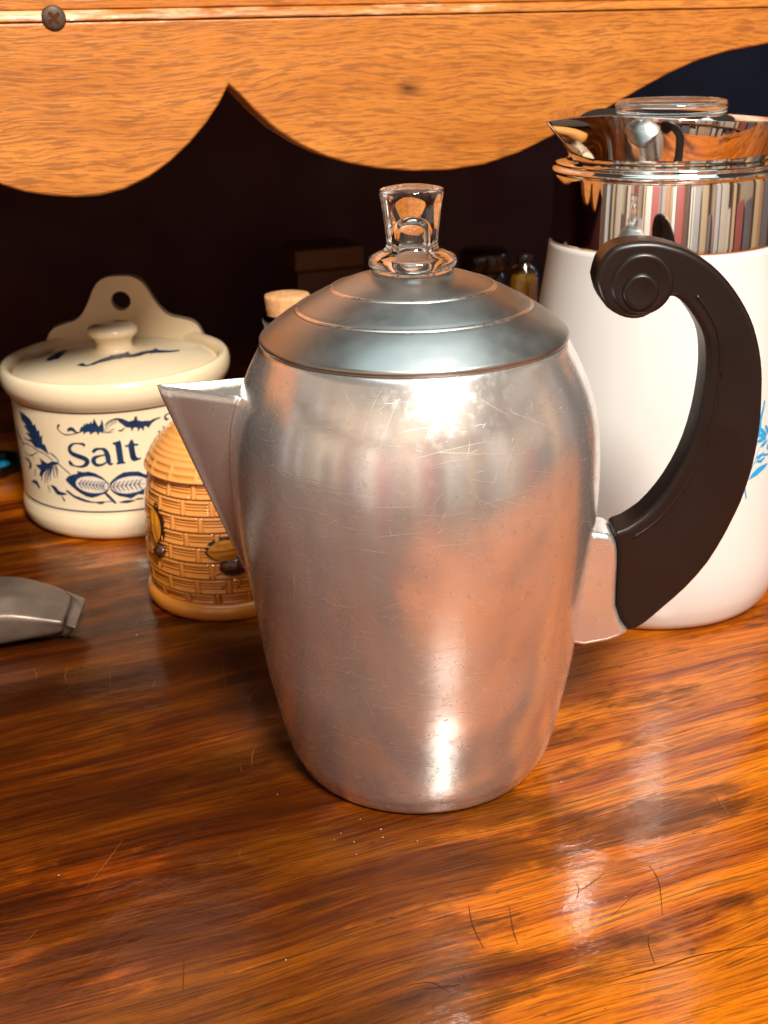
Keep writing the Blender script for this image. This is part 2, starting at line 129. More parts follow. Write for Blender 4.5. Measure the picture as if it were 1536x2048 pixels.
def box_bm(bm, x0, x1, y0, y1, z0, z1):
    v = [bm.verts.new((x, y, z)) for z in (z0, z1) for y in (y0, y1) for x in (x0, x1)]
    for f in ((0, 2, 3, 1), (4, 5, 7, 6), (0, 1, 5, 4), (2, 6, 7, 3), (0, 4, 6, 2), (1, 3, 7, 5)):
        bm.faces.new([v[i] for i in f])
def box(name, x0, x1, y0, y1, z0, z1, mat, parent=None, bevel=0.0):
    bm = bmesh.new(); box_bm(bm, x0, x1, y0, y1, z0, z1)
    o = from_bm(name, bm, mat, parent, smooth=False)
    if bevel: bev(o, bevel, 3)
    return o
def bev(o, w, n=3, ang=35):
    m = o.modifiers.new('bevel', 'BEVEL'); m.width = w; m.segments = n; m.limit_method = 'ANGLE'; m.angle_limit = rad(ang)
    m.harden_normals = False
    o.data.polygons.foreach_set('use_smooth', [True]*len(o.data.polygons))
    w2 = o.modifiers.new('normals', 'WEIGHTED_NORMAL'); w2.keep_sharp = True
def prism(name, poly, y0, y1, mat, parent=None, bevel=0.0, nb=3, ang=35):
    """polygon in the x-z plane extruded from y0 to y1"""
    bm = bmesh.new()
    a = [bm.verts.new((x, y0, z)) for x, z in poly]; b = [bm.verts.new((x, y1, z)) for x, z in poly]
    n = len(poly)
    bm.faces.new(a); bm.faces.new(b[::-1])
    for i in range(n): bm.faces.new((a[i], b[i], b[(i+1) % n], a[(i+1) % n]))
    o = from_bm(name, bm, mat, parent, smooth=False)
    if bevel: bev(o, bevel, nb, ang)
    return o

# ------------------------------------------------------------------ materials
class Mat:
    def __init__(s, name):
        s.m = bpy.data.materials.new(name); s.m.use_nodes = True
        s.t = s.m.node_tree; s.b = s.t.nodes['Principled BSDF']; s.co = None
    def n(s, typ, **kw):
        nd = s.t.nodes.new(typ)
        for k, v in kw.items():
            if k.startswith('i_'): nd.inputs[k[2:].replace('_', ' ')].default_value = v
            else: setattr(nd, k, v)
        return nd
    def l(s, a, b): s.t.links.new(a, b)
    def obj(s):
        if not s.co: s.co = s.n('ShaderNodeTexCoord').outputs['Object']
        return s.co
    def map(s, scale, rot=(0, 0, 0), loc=(0, 0, 0), src=None):
        nd = s.n('ShaderNodeMapping'); nd.inputs['Scale'].default_value = scale
        nd.inputs['Rotation'].default_value = rot; nd.inputs['Location'].default_value = loc
        s.l(src or s.obj(), nd.inputs['Vector']); return nd.outputs[0]
    def noise(s, vec, scale=1, detail=4, rough=.55, dist=0):
        nd = s.n('ShaderNodeTexNoise'); s.l(vec, nd.inputs['Vector'])
        nd.inputs['Scale'].default_value = scale; nd.inputs['Detail'].default_value = detail
        nd.inputs['Roughness'].default_value = rough; nd.inputs['Distortion'].default_value = dist
        return nd.outputs['Fac']
    def ramp(s, fac, stops):
        nd = s.n('ShaderNodeValToRGB'); e = nd.color_ramp.elements
        while len(e) < len(stops): e.new(.5)
        for el, (p, c) in zip(e, stops):
            el.position = p; el.color = (c, c, c, 1) if isinstance(c, (int, float)) else (*c, 1)
        s.l(fac, nd.inputs[0]); return nd.outputs[0]
    def mix(s, fac, a, b, mode='MIX'):
        nd = s.n('ShaderNodeMix', data_type='RGBA', blend_type=mode)
        for sock, v in ((nd.inputs[0], fac), (nd.inputs[6], a), (nd.inputs[7], b)):
            if hasattr(v, 'links'): s.l(v, sock)
            elif isinstance(v, (int, float)): sock.default_value = v
            else: sock.default_value = (*v, 1)
        return nd.outputs[2]
    def math(s, op, a, b=0.0, clamp=False):
        nd = s.n('ShaderNodeMath', operation=op, use_clamp=clamp)
        for sock, v in ((nd.inputs[0], a), (nd.inputs[1], b)):
            if hasattr(v, 'links'): s.l(v, sock)
            else: sock.default_value = v
        return nd.outputs[0]
    def bump(s, h, strength=.2, dist=.001, prev=None):
        nd = s.n('ShaderNodeBump'); nd.inputs['Strength'].default_value = strength; nd.inputs['Distance'].default_value = dist
        s.l(h, nd.inputs['Height'])
        if prev: s.l(prev, nd.inputs['Normal'])
        s.l(nd.outputs[0], s.b.inputs['Normal']); return nd.outputs[0]
    def set(s, **kw):
        for k, v in kw.items():
            sock = s.b.inputs[k.replace('_', ' ')]
            if hasattr(v, 'links'): s.l(v, sock)
            elif isinstance(v, (tuple, list)): sock.default_value = (*v, 1) if len(v) == 3 else v
            else: sock.default_value = v
        return s

def spread(m, lo, hi, vec, scale, detail=4, rough=.6, p0=.3, p1=.7):
    return m.ramp(m.noise(vec, scale, detail, rough), [(p0, lo), (p1, hi)])

def counter_wood():
    m = Mat('varnished_counter_wood')
    w = m.noise(m.map((3, 6, 3)), 1, 3); w2 = m.noise(m.map((9, 25, 9)), 1, 2)
    off = m.n('ShaderNodeCombineXYZ')
    m.l(m.math('ADD', m.math('MULTIPLY', m.math('SUBTRACT', w, .5), .032), m.math('MULTIPLY', m.math('SUBTRACT', w2, .5), .0032)), off.inputs[1])
    va = m.n('ShaderNodeVectorMath', operation='ADD'); m.l(m.obj(), va.inputs[0]); m.l(off.outputs[0], va.inputs[1])
    v = va.outputs[0]
    g1 = m.noise(m.map((2.6, 52, 1), src=v), 1, 8, .68)
    B = m.noise(m.map((7, 300, 1), src=v), 1, 6, .68)
    D = m.noise(m.map((34, 1250, 1), src=v), 1, 3, .6)
    blot = m.noise(m.map((7, 15, 1), loc=(3.1, 7, 0), src=v), 1, 8, .66)
    stain = m.noise(m.map((3.6, 13, 1), loc=(1.35, 4.2, 0), src=v), 1, 8, .66)
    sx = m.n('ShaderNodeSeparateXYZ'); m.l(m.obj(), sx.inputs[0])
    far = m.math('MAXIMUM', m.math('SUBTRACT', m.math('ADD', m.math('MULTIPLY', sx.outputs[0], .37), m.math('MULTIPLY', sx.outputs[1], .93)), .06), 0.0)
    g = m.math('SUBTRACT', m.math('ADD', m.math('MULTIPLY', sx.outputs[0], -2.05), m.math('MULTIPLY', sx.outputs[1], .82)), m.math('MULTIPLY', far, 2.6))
    gc = m.math('MAXIMUM', m.math('MINIMUM', g, .17), -.095)  # left-front light falloff, put into grain colour and stain alike
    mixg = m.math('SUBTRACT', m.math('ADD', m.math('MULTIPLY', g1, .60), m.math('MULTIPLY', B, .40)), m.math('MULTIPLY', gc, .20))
    col = m.ramp(mixg, [(.375, (.045, .0068, .0005)), (.445, (.200, .0330, .0008)), (.52, (.47, .108, .0014)), (.64, (.70, .205, .0030))])
    col = m.mix(m.math('MULTIPLY', m.ramp(blot, [(.54, 0), (.60, 1)]), .40), col, (.52, .150, .0026))
    col = m.mix(m.math('MULTIPLY', m.ramp(B, [(.535, 0), (.575, 1)]), .62), col, (.055, .0105, .0012))
    col = m.mix(m.math('MULTIPLY', m.ramp(D, [(.54, 0), (.59, 1)]), .60), col, (.050, .0105, .0012))
    # old dark stain patches; light falloff painted in over the left front
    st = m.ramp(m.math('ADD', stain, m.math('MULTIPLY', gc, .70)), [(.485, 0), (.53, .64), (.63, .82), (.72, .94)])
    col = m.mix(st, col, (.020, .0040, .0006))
    fr = m.noise(m.map((120, 260, 1), src=v), 1, 3, .6)
    col = m.mix(m.math('MULTIPLY', m.ramp(fr, [(.66, 0), (.70, 1)]), .55), col, (.030, .007, .0015))
    r = m.ramp(m.noise(m.map((12, 90, 1)), 1, 5), [(.3, .17), (.7, .32)])
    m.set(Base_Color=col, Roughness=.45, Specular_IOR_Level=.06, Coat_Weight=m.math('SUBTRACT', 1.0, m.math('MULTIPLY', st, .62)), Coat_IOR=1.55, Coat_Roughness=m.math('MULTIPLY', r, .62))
    b1 = m.bump(B, .32, .0007); b2 = m.bump(D, .25, .0004, b1)
    b3 = m.bump(B, .05, .0004, m.bump(m.noise(m.map((40, 70, 1)), 1, 5), .19, .003))
    m.l(b2, m.b.inputs['Normal'])
    m.l(b3, m.b.inputs['Coat Normal'])
    return m.m
def oak(name='oak_valance_wood', dark=1.0):
    m = Mat(name)
    w = m.noise(m.map((5, 5, 9)), 1, 3); w2 = m.noise(m.map((16, 16, 30)), 1, 2)
    off = m.n('ShaderNodeCombineXYZ')
    m.l(m.math('ADD', m.math('MULTIPLY', m.math('SUBTRACT', w, .5), .034), m.math('MULTIPLY', m.math('SUBTRACT', w2, .5), .0045)), off.inputs[2])
    va = m.n('ShaderNodeVectorMath', operation='ADD'); m.l(m.obj(), va.inputs[0]); m.l(off.outputs[0], va.inputs[1])
    v = va.outputs[0]
    A = m.noise(m.map((7, 7, 85), src=v), 1, 5, .6)
    fl = m.noise(m.map((52, 20, 760), src=v), 1, 4, .62)
    fine = m.noise(m.map((110, 40, 1250), src=v), 1, 3, .55)
    crack = m.noise(m.map((5, 5, 95), loc=(.4, 0, 2.3), src=v), 1, 4, .6)
    blot = m.noise(m.map((9, 9, 14)), 1, 3)
    k = dark
    kd_ = m.n('ShaderNodeVectorMath', operation='DISTANCE'); m.l(m.map((1, 1, 2.2), src=v), kd_.inputs[0]); kd_.inputs[1].default_value = (.0814, .207, .2690*2.2)
    col = m.mix(m.ramp(A, [(.3, 0), (.7, 1)]), (.40*k, .125*k, .016*k), (.60*k, .230*k, .044*k))
    col = m.mix(m.math('MULTIPLY', m.ramp(blot, [(.35, 0), (.75, 1)]), .5), col, (.44*k, .135*k, .016*k))
    col = m.mix(m.math('MULTIPLY', m.ramp(fl, [(.515, 0), (.575, 1)]), .66), col, (.21*k, .060*k, .009*k))
    col = m.mix(m.math('MULTIPLY', m.ramp(fine, [(.52, 0), (.62, 1)]), .5), col, (.25*k, .085*k, .014*k))
    col = m.mix(m.math('MULTIPLY', m.ramp(crack, [(.685, 0), (.70, 1)]), .75), col, (.05*k, .016*k, .004*k))
    col = m.mix(m.ramp(kd_.outputs['Value'], [(.0022, .92), (.0045, .35), (.012, 0)]), col, (.05*k, .014*k, .004*k))
    m.set(Base_Color=col, Roughness=m.ramp(fl, [(.4, .30), (.65, .48)]), Specular_IOR_Level=.45)
    b = m.bump(fl, .30, .0012); m.bump(A, .15, .002, b)
    return m.m
def plain(name, col, rough=.4, metal=0, spec=.5, var=.12, vscale=40, bump=0, bscale=120, coat=0):
    m = Mat(name)
    c2 = tuple(max(0, c*(1-var)) for c in col)
    m.set(Base_Color=m.mix(m.ramp(m.noise(m.obj(), vscale, 4), [(.3, 0), (.7, 1)]), c2, col), Metallic=metal, Specular_IOR_Level=spec,
          Roughness=spread(m, max(.02, rough*.8), min(1, rough*1.2), m.obj(), vscale*1.7))
    if coat: m.set(Coat_Weight=coat, Coat_Roughness=.05)
    if bump: m.bump(m.noise(m.obj(), bscale, 3), bump, .001)
    return m.m
def aluminium():
    m = Mat('worn_aluminium')
    blot = m.noise(m.map((26, 26, 20)), 1, 6, .65)
    spk = m.noise(m.map((260, 260, 200)), 1, 3, .6)
    col = m.mix(m.ramp(blot, [(.32, 0), (.68, 1)]), (.74, .705, .69), (.85, .83, .815))
    col = m.mix(m.math('MULTIPLY', m.ramp(spk, [(.56, 0), (.72, 1)]), .30), col, (.50, .43, .40))
    dents = m.noise(m.map((70, 70, 90)), 1, 3, .55)
    ro = m.math('ADD', m.ramp(blot, [(.3, .165), (.7, .245)]), m.math('MULTIPLY', m.ramp(spk, [(.5, 0), (.75, 1)]), .12))
    m.set(Base_Color=col, Metallic=.87, Roughness=ro, Specular_IOR_Level=.3)
    spun = m.noise(m.map((6, 6, 900)), 1, 2)
    b = m.bump(spun, .035, .0004); b = m.bump(dents, .03, .0010, b)
    m.bump(m.noise(m.map((14, 14, 9)), 1, 2), .05, .010, b)
    return m.m
def hive_glaze():
    m = Mat('amber_glaze')
    at = m.n('ShaderNodeVertexColor', layer_name='glaze').outputs['Color']
    col = m.mix(m.math('MULTIPLY', m.noise(m.obj(), 90, 3), .25), at, (.40, .12, .006))
    m.set(Base_Color=col, Roughness=.16, Specular_IOR_Level=.55, Coat_Weight=.4, Coat_Roughness=.05)
    return m.m
def ceramic(name, col, tint, var_scale=14):
    m = Mat(name)
    c = m.mix(m.ramp(m.noise(m.obj(), var_scale, 3), [(.3, 0), (.7, 1)]), tint, col)
    m.set(Base_Color=c, Roughness=.20, Specular_IOR_Level=.5, Coat_Weight=.3, Coat_Roughness=.06)
    m.bump(m.noise(m.obj(), 60, 2), .03, .001)
    return m.m
def glass(name, col=(1, 1, 1), rough=0.0, ior=1.5):
    m = Mat(name); m.set(Base_Color=col, Transmission_Weight=1.0, Roughness=rough, IOR=ior)
    m.bump(m.noise(m.obj(), 90, 2), .05, .001)
    return m.m
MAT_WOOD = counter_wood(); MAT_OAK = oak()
def arris():  # worn pale wood, with the arris highlight painted into its colour
    MAT = oak('worn_highlit_oak_edge'); m = Mat.__new__(Mat); m.m = MAT; m.t = MAT.node_tree; m.b = m.t.nodes['Principled BSDF']; m.co = None
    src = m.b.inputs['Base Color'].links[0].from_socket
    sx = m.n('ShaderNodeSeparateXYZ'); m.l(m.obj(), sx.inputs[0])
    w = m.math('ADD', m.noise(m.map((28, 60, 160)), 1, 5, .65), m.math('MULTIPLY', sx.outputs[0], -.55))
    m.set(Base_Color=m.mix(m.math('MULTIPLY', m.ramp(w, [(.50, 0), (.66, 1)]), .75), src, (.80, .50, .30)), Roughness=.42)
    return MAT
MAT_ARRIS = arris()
MAT_DARKWOOD = plain('dark_back_panel_wood', (.070, .0065, .0065), .6, var=.4, vscale=9)
MAT_NAVY = plain('navy_back_panel', (.030, .062, .125), .7, var=.2, vscale=5)  # navy tone for the right end of the back
MAT_ALU = aluminium()
MAT_LID = plain('satin_lid_aluminium', (.44, .445, .435), .36, metal=1, var=.05, vscale=25, bump=.006, bscale=900)
MAT_RING = plain('bright_cut_aluminium', (.93, .88, .82), .30, metal=1, var=.1, vscale=200)
MAT_SCR = plain('scratch_metal', (1.0, .94, .88), .5, metal=1, var=.1, vscale=300)
MAT_SPOUTIN = plain('dull_spout_aluminium', (.80, .80, .78), .38, metal=1, var=.15, vscale=260, bump=.2, bscale=420)
MAT_BLACK = plain('black_bakelite', (.011, .0055, .0045), .33, spec=.42, var=.2, vscale=30)
MAT_CHROME = plain('polished_steel', (.86, .83, .80), .045, metal=1, var=.03, vscale=50)
MAT_CREAM = ceramic('cream_glazed_stoneware', (.88, .75, .53), (.83, .67, .43))
MAT_WHITE = ceramic('white_glass_ceramic', (.67, .66, .64), (.65, .64, .62))
MAT_BLUEPRINT = plain('blue_print', (.012, .042, .115), .3, var=.5, vscale=160)
MAT_PALEPRINT = plain('pale_print', (.80, .70, .58), .3, var=.15, vscale=160)
MAT_CYAN = plain('bright_blue_print', (.010, .36, .74), .25, var=.25, vscale=200)
MAT_GLASS = glass('clear_glass')
MAT_HIVE = hive_glaze()
MAT_BROWNGLAZE = plain('brown_glaze', (.085, .020, .006), .14, var=.4, vscale=80, coat=.4)
MAT_WING = plain('amber_wing_glaze', (.60, .22, .012), .16, var=.35, vscale=110, coat=.3)
MAT_DARKLINE = plain('dark_glaze_line', (.035, .012, .005), .2, var=.3, vscale=90)
MAT_PEWTER = plain('tarnished_pewter', (.20, .145, .112), .40, metal=.5, var=.38, vscale=45, bump=.12, bscale=160)
MAT_CORK = plain('cork', (.80, .42, .18), .8, var=.4, vscale=260, bump=.4, bscale=320)
MAT_SCREW = plain('dark_screw_steel', (.085, .048, .028), .55, metal=.2, var=.4, vscale=300, bump=.3, bscale=700)
MAT_CRACK = plain('counter_score_mark', (.085, .024, .005), .6, spec=.12, var=.3, vscale=200)

# ------------------------------------------------------------------ the hutch: counter, valance, shelf, back
hutch = thing('hutch', 'varnished orange wood hutch with scalloped oak valance over its counter', 'hutch')
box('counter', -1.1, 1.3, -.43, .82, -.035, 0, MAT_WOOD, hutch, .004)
# score marks and scratches in the varnish: shallow dark strips
def strips(name, lines, mat, parent, z, n=5, kind=None):
    vs, fs = [], []
    for li, pts in enumerate(lines):
        P = cr(pts, n); base = len(vs)
        for i, p in enumerate(P):
            a = P[max(i-1, 0)][:2]; b = P[min(i+1, len(P)-1)][:2]; d = b-a; d = d/(np.linalg.norm(d)+1e-9)
            w = p[2]*.5; nx, ny = -d[1]*w, d[0]*w
            vs += [(p[0]+nx, p[1]+ny, z+li*2e-6), (p[0]-nx, p[1]-ny, z+li*2e-6)]
        for i in range(len(P)-1): fs.append((base+2*i, base+2*i+1, base+2*i+3, base+2*i+2))
    return mesh_obj(name, vs, fs, mat, parent)
MARKS = [[(-0.0662, 0.1132, 0.00028), (-0.0725, 0.0782, 0.00055), (-0.0769, 0.0725, 0.00028)], [(-0.1195, 0.136, 0.00021), (-0.1237, 0.1156, 0.00042), (-0.126, 0.0957, 0.00021)], [(-0.1362, 0.1374, 0.00019), (-0.141, 0.1176, 0.00038), (-0.1496, 0.1057, 0.00019)], [(-0.0238, -0.1058, 0.00023), (-0.0268, -0.1157, 0.00047), (-0.028, -0.1279, 0.00023)], [(-0.0102, -0.1119, 0.00021), (-0.0144, -0.1235, 0.00042), (-0.016, -0.1307, 0.00021)], [(0.0191, -0.1088, 0.00021), (0.0178, -0.1141, 0.00042), (0.0141, -0.1184, 0.00021)], [(0.0166, -0.1151, 0.00019), (0.0245, -0.1125, 0.00038), (0.0318, -0.1094, 0.00019)], [(0.0496, -0.1121, 0.00019), (0.0476, -0.1219, 0.00038), (0.0392, -0.1371, 0.00019)], [(0.0292, -0.1439, 0.00019), (0.0264, -0.1479, 0.00038), (0.0233, -0.1568, 0.00019)], [(0.0032, -0.1574, 0.00028), (0.0262, -0.1585, 0.00055), (0.0402, -0.1587, 0.00055), (0.0652, -0.1632, 0.00028)], [(-0.0542, -0.137, 0.00038), (-0.0425, -0.1398, 0.00038)], [(-0.1275, -0.0931, 0.00038), (-0.1308, -0.1077, 0.00038)], [(0.0213, -0.1312, 0.00011), (0.0336, -0.125, 0.00023), (0.0445, -0.1207, 0.00011)], [(-0.081, 0.0133, 0.00055), (-0.0815, 0.0074, 0.00055)], [(-0.0618, -0.1332, 0.00019), (-0.0515, -0.135, 0.00038), (-0.047, -0.1416, 0.00019)], [(-0.1643, 0.0242, 0.00028), (-0.1546, 0.0165, 0.00028)], [(-0.03, 0.0405, 0.00023), (-0.0389, 0.0168, 0.00023)], [(0.0222, -0.0568, 0.00023), (0.028, -0.0636, 0.00023)]]
strips('score_marks', MARKS, MAT_CRACK, hutch, .00012)['kind'] = 'stuff'


rs = random.Random(5); fine = []
for i in range(90):
    x, y = rs.uniform(-.28, .42), rs.uniform(-.28, .30); a = rs.gauss(.5, .9); L = rs.choice((.003, .005, .008, .013))*rs.uniform(.5, 1.2); w = rs.uniform(.00012, .00028)
    q = rs.uniform(-.2, .2)*L
    fine.append([(x-math.cos(a)*L, y-math.sin(a)*L, w*.3), (x-math.sin(a)*q, y+math.cos(a)*q, w), (x+math.cos(a)*L, y+math.sin(a)*L, w*.3)])
strips('fine_scratches', fine, plain('pale_scratch_in_varnish', (.26, .090, .020), .5, spec=.2, vscale=100), hutch, .00022)['kind'] = 'stuff'
bm = bmesh.new()
for i in range(26):
    x, y = rs.uniform(-.2, .3), rs.uniform(-.2, .2)
    if i < 8: x, y = -.045+rs.gauss(0, .010), -.058+rs.gauss(0, .006)
    s = rs.uniform(.00012, .00032)
    g = bmesh.ops.create_icosphere(bm, subdivisions=1, radius=s)
    for v in g['verts']: v.co = Vector((v.co.x*rs.uniform(.6, 1.8)+x, v.co.y*rs.uniform(.6, 1.4)+y, v.co.z*.6+s*.55+.0003))
from_bm('crumbs', bm, plain('pale_crumb', (.62, .46, .30), .5, vscale=300), hutch)['kind'] = 'stuff'

# valance: traced lobes, repeated beyond the frame by mirroring
V = [(a, b) for a, b in VALANCE]
core = V[:]
XL = min(V[:8], key=lambda p: p[1])[0]; XR = V[-1][0]+.016
right = [(XR, V[-1][1]+.0009)] + [(2*XR-a, b) for a, b in V[::-1]]
left = [(2*XL-a, b) for a, b in V[::-1] if 2*XL-a < V[0][0]-.004]
low = [p for p in left if p[0] < V[0][0]] + core + right
low = [(-.75, low[0][1])] + low + [(1.0, low[-1][1])]
low = sorted(low, key=lambda p: p[0])
top = .3082; YV = .207
bm = bmesh.new()
prism('valance', low + [(1.0, top), (-.75, top)], YV, YV+.022, MAT_OAK, hutch, .0016, 2, 30)
vobj = [o for o in hutch.children if o.name.startswith('valance')][0]
# rounded arris along the valance top and the rail above it
bm = bmesh.new()
prof = [(y-.25+YV, z-.0003) for y, z in [(.2496, .3086), (.2496, .3094), (.2500, .3108), (.2509, .3120), (.2522, .3130), (.2540, .3136), (.272, .3136), (.272, .3086)]]
for x in (-.75, 1.0): pass
A = [bm.verts.new((-.75, y, z)) for y, z in prof]; B = [bm.verts.new((1.0, y, z)) for y, z in prof]
for i in range(len(prof)): bm.faces.new((A[i], A[(i+1) % len(prof)], B[(i+1) % len(prof)], B[i]))
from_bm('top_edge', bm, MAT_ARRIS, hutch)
box('top_rail', -.75, 1.0, YV+.0045, YV+.026, .3135, .40, MAT_OAK, hutch, .001)
box('shelf_board', -.75, 1.0, YV+.027, .80, .345, .365, MAT_DARKWOOD, hutch)
box('back_panel', -.75, .52, .802, .815, .0004, .40, MAT_DARKWOOD, hutch)
box('side_panel', -.775, -.752, YV+.0045, .815, .0004, .40, MAT_DARKWOOD, hutch)
box('back_panel', .522, 1.3, .802, .815, .0004, .40, MAT_NAVY, hutch)['label'] = 'dark navy panel behind the white coffee pot'
# cross-head screw sunk in the valance edge
bm = bmesh.new()
SC = Vector((-.1017, YV-.0004, .3098))
sc = lathe('screw', [(0, .0013), (.0030, .0012), (.0044, .0008), (.0052, 0), (.0052, -.004)], MAT_SCREW, vobj, 28)
sc.location = SC; sc.rotation_euler = (rad(90), 0, 0); sc.scale = (1.12, 1.12, 1)
bm = bmesh.new(); box_bm(bm, -.0030, .0030, -.0007, .0007, .0004, .00145); box_bm(bm, -.0007, .0007, -.0030, .0030, .0004, .00148)
x = from_bm('screw_cross', bm, MAT_CRACK, sc, False); x.rotation_euler = (0, 0, rad(38))
# pale splintered wood round the screw
bm = bmesh.new()
for i, (x0, x1, z0, z1) in enumerate([(-.1068, -.1058, .3092, .3118), (-.0942, -.0922, .3085, .3098)]):
    box_bm(bm, x0, x1, YV-.0008, YV+.0005, z0, z1)
from_bm('splinter', bm, MAT_PALEPRINT, vobj, False)

# ------------------------------------------------------------------ main aluminium coffee pot
pot = thing('coffee_pot', 'worn aluminium coffee percolator with black scroll handle and clear glass knob, in front', 'coffee pot', (0, 0, 0), -BB)
BODY = [(0, .0008), (.046, .0006), (.0515, 0), (.0537, .0004), (.0552, .0016), (.0561, .0032), (.0573, .006), (.0597, .0125), (.0633, .030), (.0669, .050),
        (.0691, .070), (.0716, .090), (.07365, .108), (.07455, .122), (.07475, .133), (.0742, .147), (.0727, .158), (.0702, .167), (.0660, .1770), (.0612, .1862), (.0590, .1895), (.0575, .1897)]
bodyp = [BODY[0], BODY[1], BODY[2], BODY[3], BODY[4]] + [tuple(p) for p in cr(BODY[4:20], 6)][1:] + BODY[20:]
def rbody(z):
    zz = [p[1] for p in bodyp[4:]]; rr = [p[0] for p in bodyp[4:]]
    return float(np.interp(z, zz, rr))
lathe('body', bodyp, MAT_ALU, pot, 200)
body_o = pot.children[0]
# lid with two cut ring grooves
lidp = [(.0570, .1885), (.0600, .1884), (.0606, .1890), (.0607, .1900), (.0602, .1908)]
dome = [(.0602, .1908), (.0560, .1943), (.0510, .1980), (.0455, .2014), (.0390, .2050), (.0317, .2086), (.0240, .2115), (.0165, .2133), (.008, .2142), (0.0, .2144)]
dp = [tuple(p) for p in cr(dome, 8)]
def groove(r, z):
    for g in (.0455, .0317):
        if abs(r-g) < .0008: z -= .0001
    return (r, z)
lid = lathe('lid', lidp + [groove(*p) for p in dp[1:]], MAT_LID, pot, 160)
def zdome(r): return float(np.interp(r, [p[0] for p in dp[::-1]], [p[1] for p in dp[::-1]]))
for g in (.0458, .0319):
    rr = []
    for k in range(9):
        a = 2*PI*k/8
        rr.append((g+.00075*math.cos(a), zdome(g)+.00006+.00016*math.sin(a)-.00075*math.cos(a)*.62))
    lathe('ring', rr[:-1], MAT_RING, lid, 160, close=True)
# clear glass knob, hollow from below
kn = [(.0158, .2128), (.0160, .2148), (.0150, .2156), (.0168, .2164), (.0172, .2178), (.0170, .2192), (.0158, .2202), (.0118, .2218), (.0101, .2232), (.0098, .2250),
      (.0104, .2310), (.0116, .2400), (.0122, .2432), (.0120, .2444), (.0112, .2449), (.007, .2457), (.0, .2461)]
kin = [(.0, .2356), (.0018, .2352), (.0034, .2340), (.0046, .2320), (.0052, .2292), (.0053, .2235), (.0056, .2190), (.0075, .2160), (.0125, .2145), (.0138, .2128)]
def facet(t, r, z):
    return (r*(1+.012*math.cos(8*t)*(1 if z > .222 and r > .009 else 0)), z)
knob = lathe('knob', kn + kin, MAT_GLASS, lid, 96, close=True)
# spout: V section with a rounded keel, open at the top
def spout():
    vs, fs, rows = [], [], []
    zs = np.linspace(.0745, .1690, 26)
    for z in zs:
        t = (z-.0745)/(.169-.0745)
        rb = rbody(z)
        tip = .0690 + (.1036-.0690)*t**.98
        w = .0018 + .0124*t**.85
        xb = math.sqrt(max(rb*rb-w*w, 1e-6)) - .0006
        row = []
        n = 9
        sec = []
        # straight flank then rounded keel
        kr = .0016+.0035*(1-t)*min(1, t*4) + .001*t
        for k in range(n): sec.append((xb+(tip-xb)*k/n*.93, w*(1-(k/n)*.93*(1-.0))))
        sx_, sy_ = sec[-1]
        for k in range(1, 6):
            a = k/5*PI/2
            sec.append((sx_+(tip-sx_)*math.sin(a), sy_*math.cos(a)))
        full = [(-x, -y) for x, y in sec] + [(-x, y) for x, y in sec[-2::-1]]
        for x, y in full:
            row.append(len(vs)); vs.append((x, y, z + (.0012*((-x-xb)/(tip-xb)) if t > .99 else 0)))
        rows.append(row)
    for a, b in zip(rows[:-1], rows[1:]):
        for i in range(len(a)-1): fs.append((a[i], a[i+1], b[i+1], b[i]))
    o = mesh_obj('spout', vs, fs, MAT_ALU, pot)
    bm = bmesh.new(); bm.from_mesh(o.data); bmesh.ops.recalc_face_normals(bm, faces=bm.faces); bm.to_mesh(o.data); bm.free()
    o.data.materials.append(MAT_SPOUTIN)
    md = o.modifiers.new('wall', 'SOLIDIFY'); md.thickness = .0009; md.offset = -1; md.material_offset = 1; md.material_offset_rim = 1
    # fillet bead where spout meets the body
    for s in (-1, 1):
        bm = bmesh.new(); pts = []
        for z in zs:
            t = (z-.0745)/(.169-.0745); w = .0018+.0124*t**.85; rb = rbody(z)
            pts.append((-math.sqrt(rb*rb-w*w)-.0001, s*(w+.0002), z))
        tube_bm(bm, pts, .0009, 8)
        from_bm('seam', bm, MAT_ALU, o)
spout()
# cast bracket and scroll handle
prism('handle_bracket', [(min(x, .0735), z) if i in (0, 10) else (x, z) for i, (x, z) in enumerate(BRACKET)] + [(.060, .0560), (.066, .1040)], -.0105, .0105, MAT_ALU, pot, .0028, 3)
HP = [tuple(p) for p in cr(HANDLE[:28], 2)] + [tuple(p) for p in HANDLE[28:35]] + [tuple(p) for p in cr(HANDLE[35:]+[HANDLE[0]], 2)][:-1]
hd = prism('handle', HP, -.0088, .0088, MAT_BLACK, pot, .0030, 3, 40)
bm = bmesh.new()
for s in (-1, 1):
    for (cx_, cz_, r0, hgt) in ((.0866, .2087, .0110, .0010), (.0860, .2060, .0064, .0022)):
        pr = [(r0+.0008, 0), (r0+.0005, hgt*.5), (r0, hgt), (r0-.0008, hgt+.0002), (r0-.0016, hgt), (0, hgt-.0001)]
        rows = []
        for r, h in pr:
            rows.append([bm.verts.new((cx_+max(r, 1e-4)*math.cos(2*PI*k/48), s*(.0087+h), cz_+max(r, 1e-4)*math.sin(2*PI*k/48))) for k in range(48)])
        for a, b in zip(rows[:-1], rows[1:]):
            for k in range(48): bm.faces.new((a[k], a[(k+1) % 48], b[(k+1) % 48], b[k]))
from_bm('scroll_boss', bm, MAT_BLACK, hd)
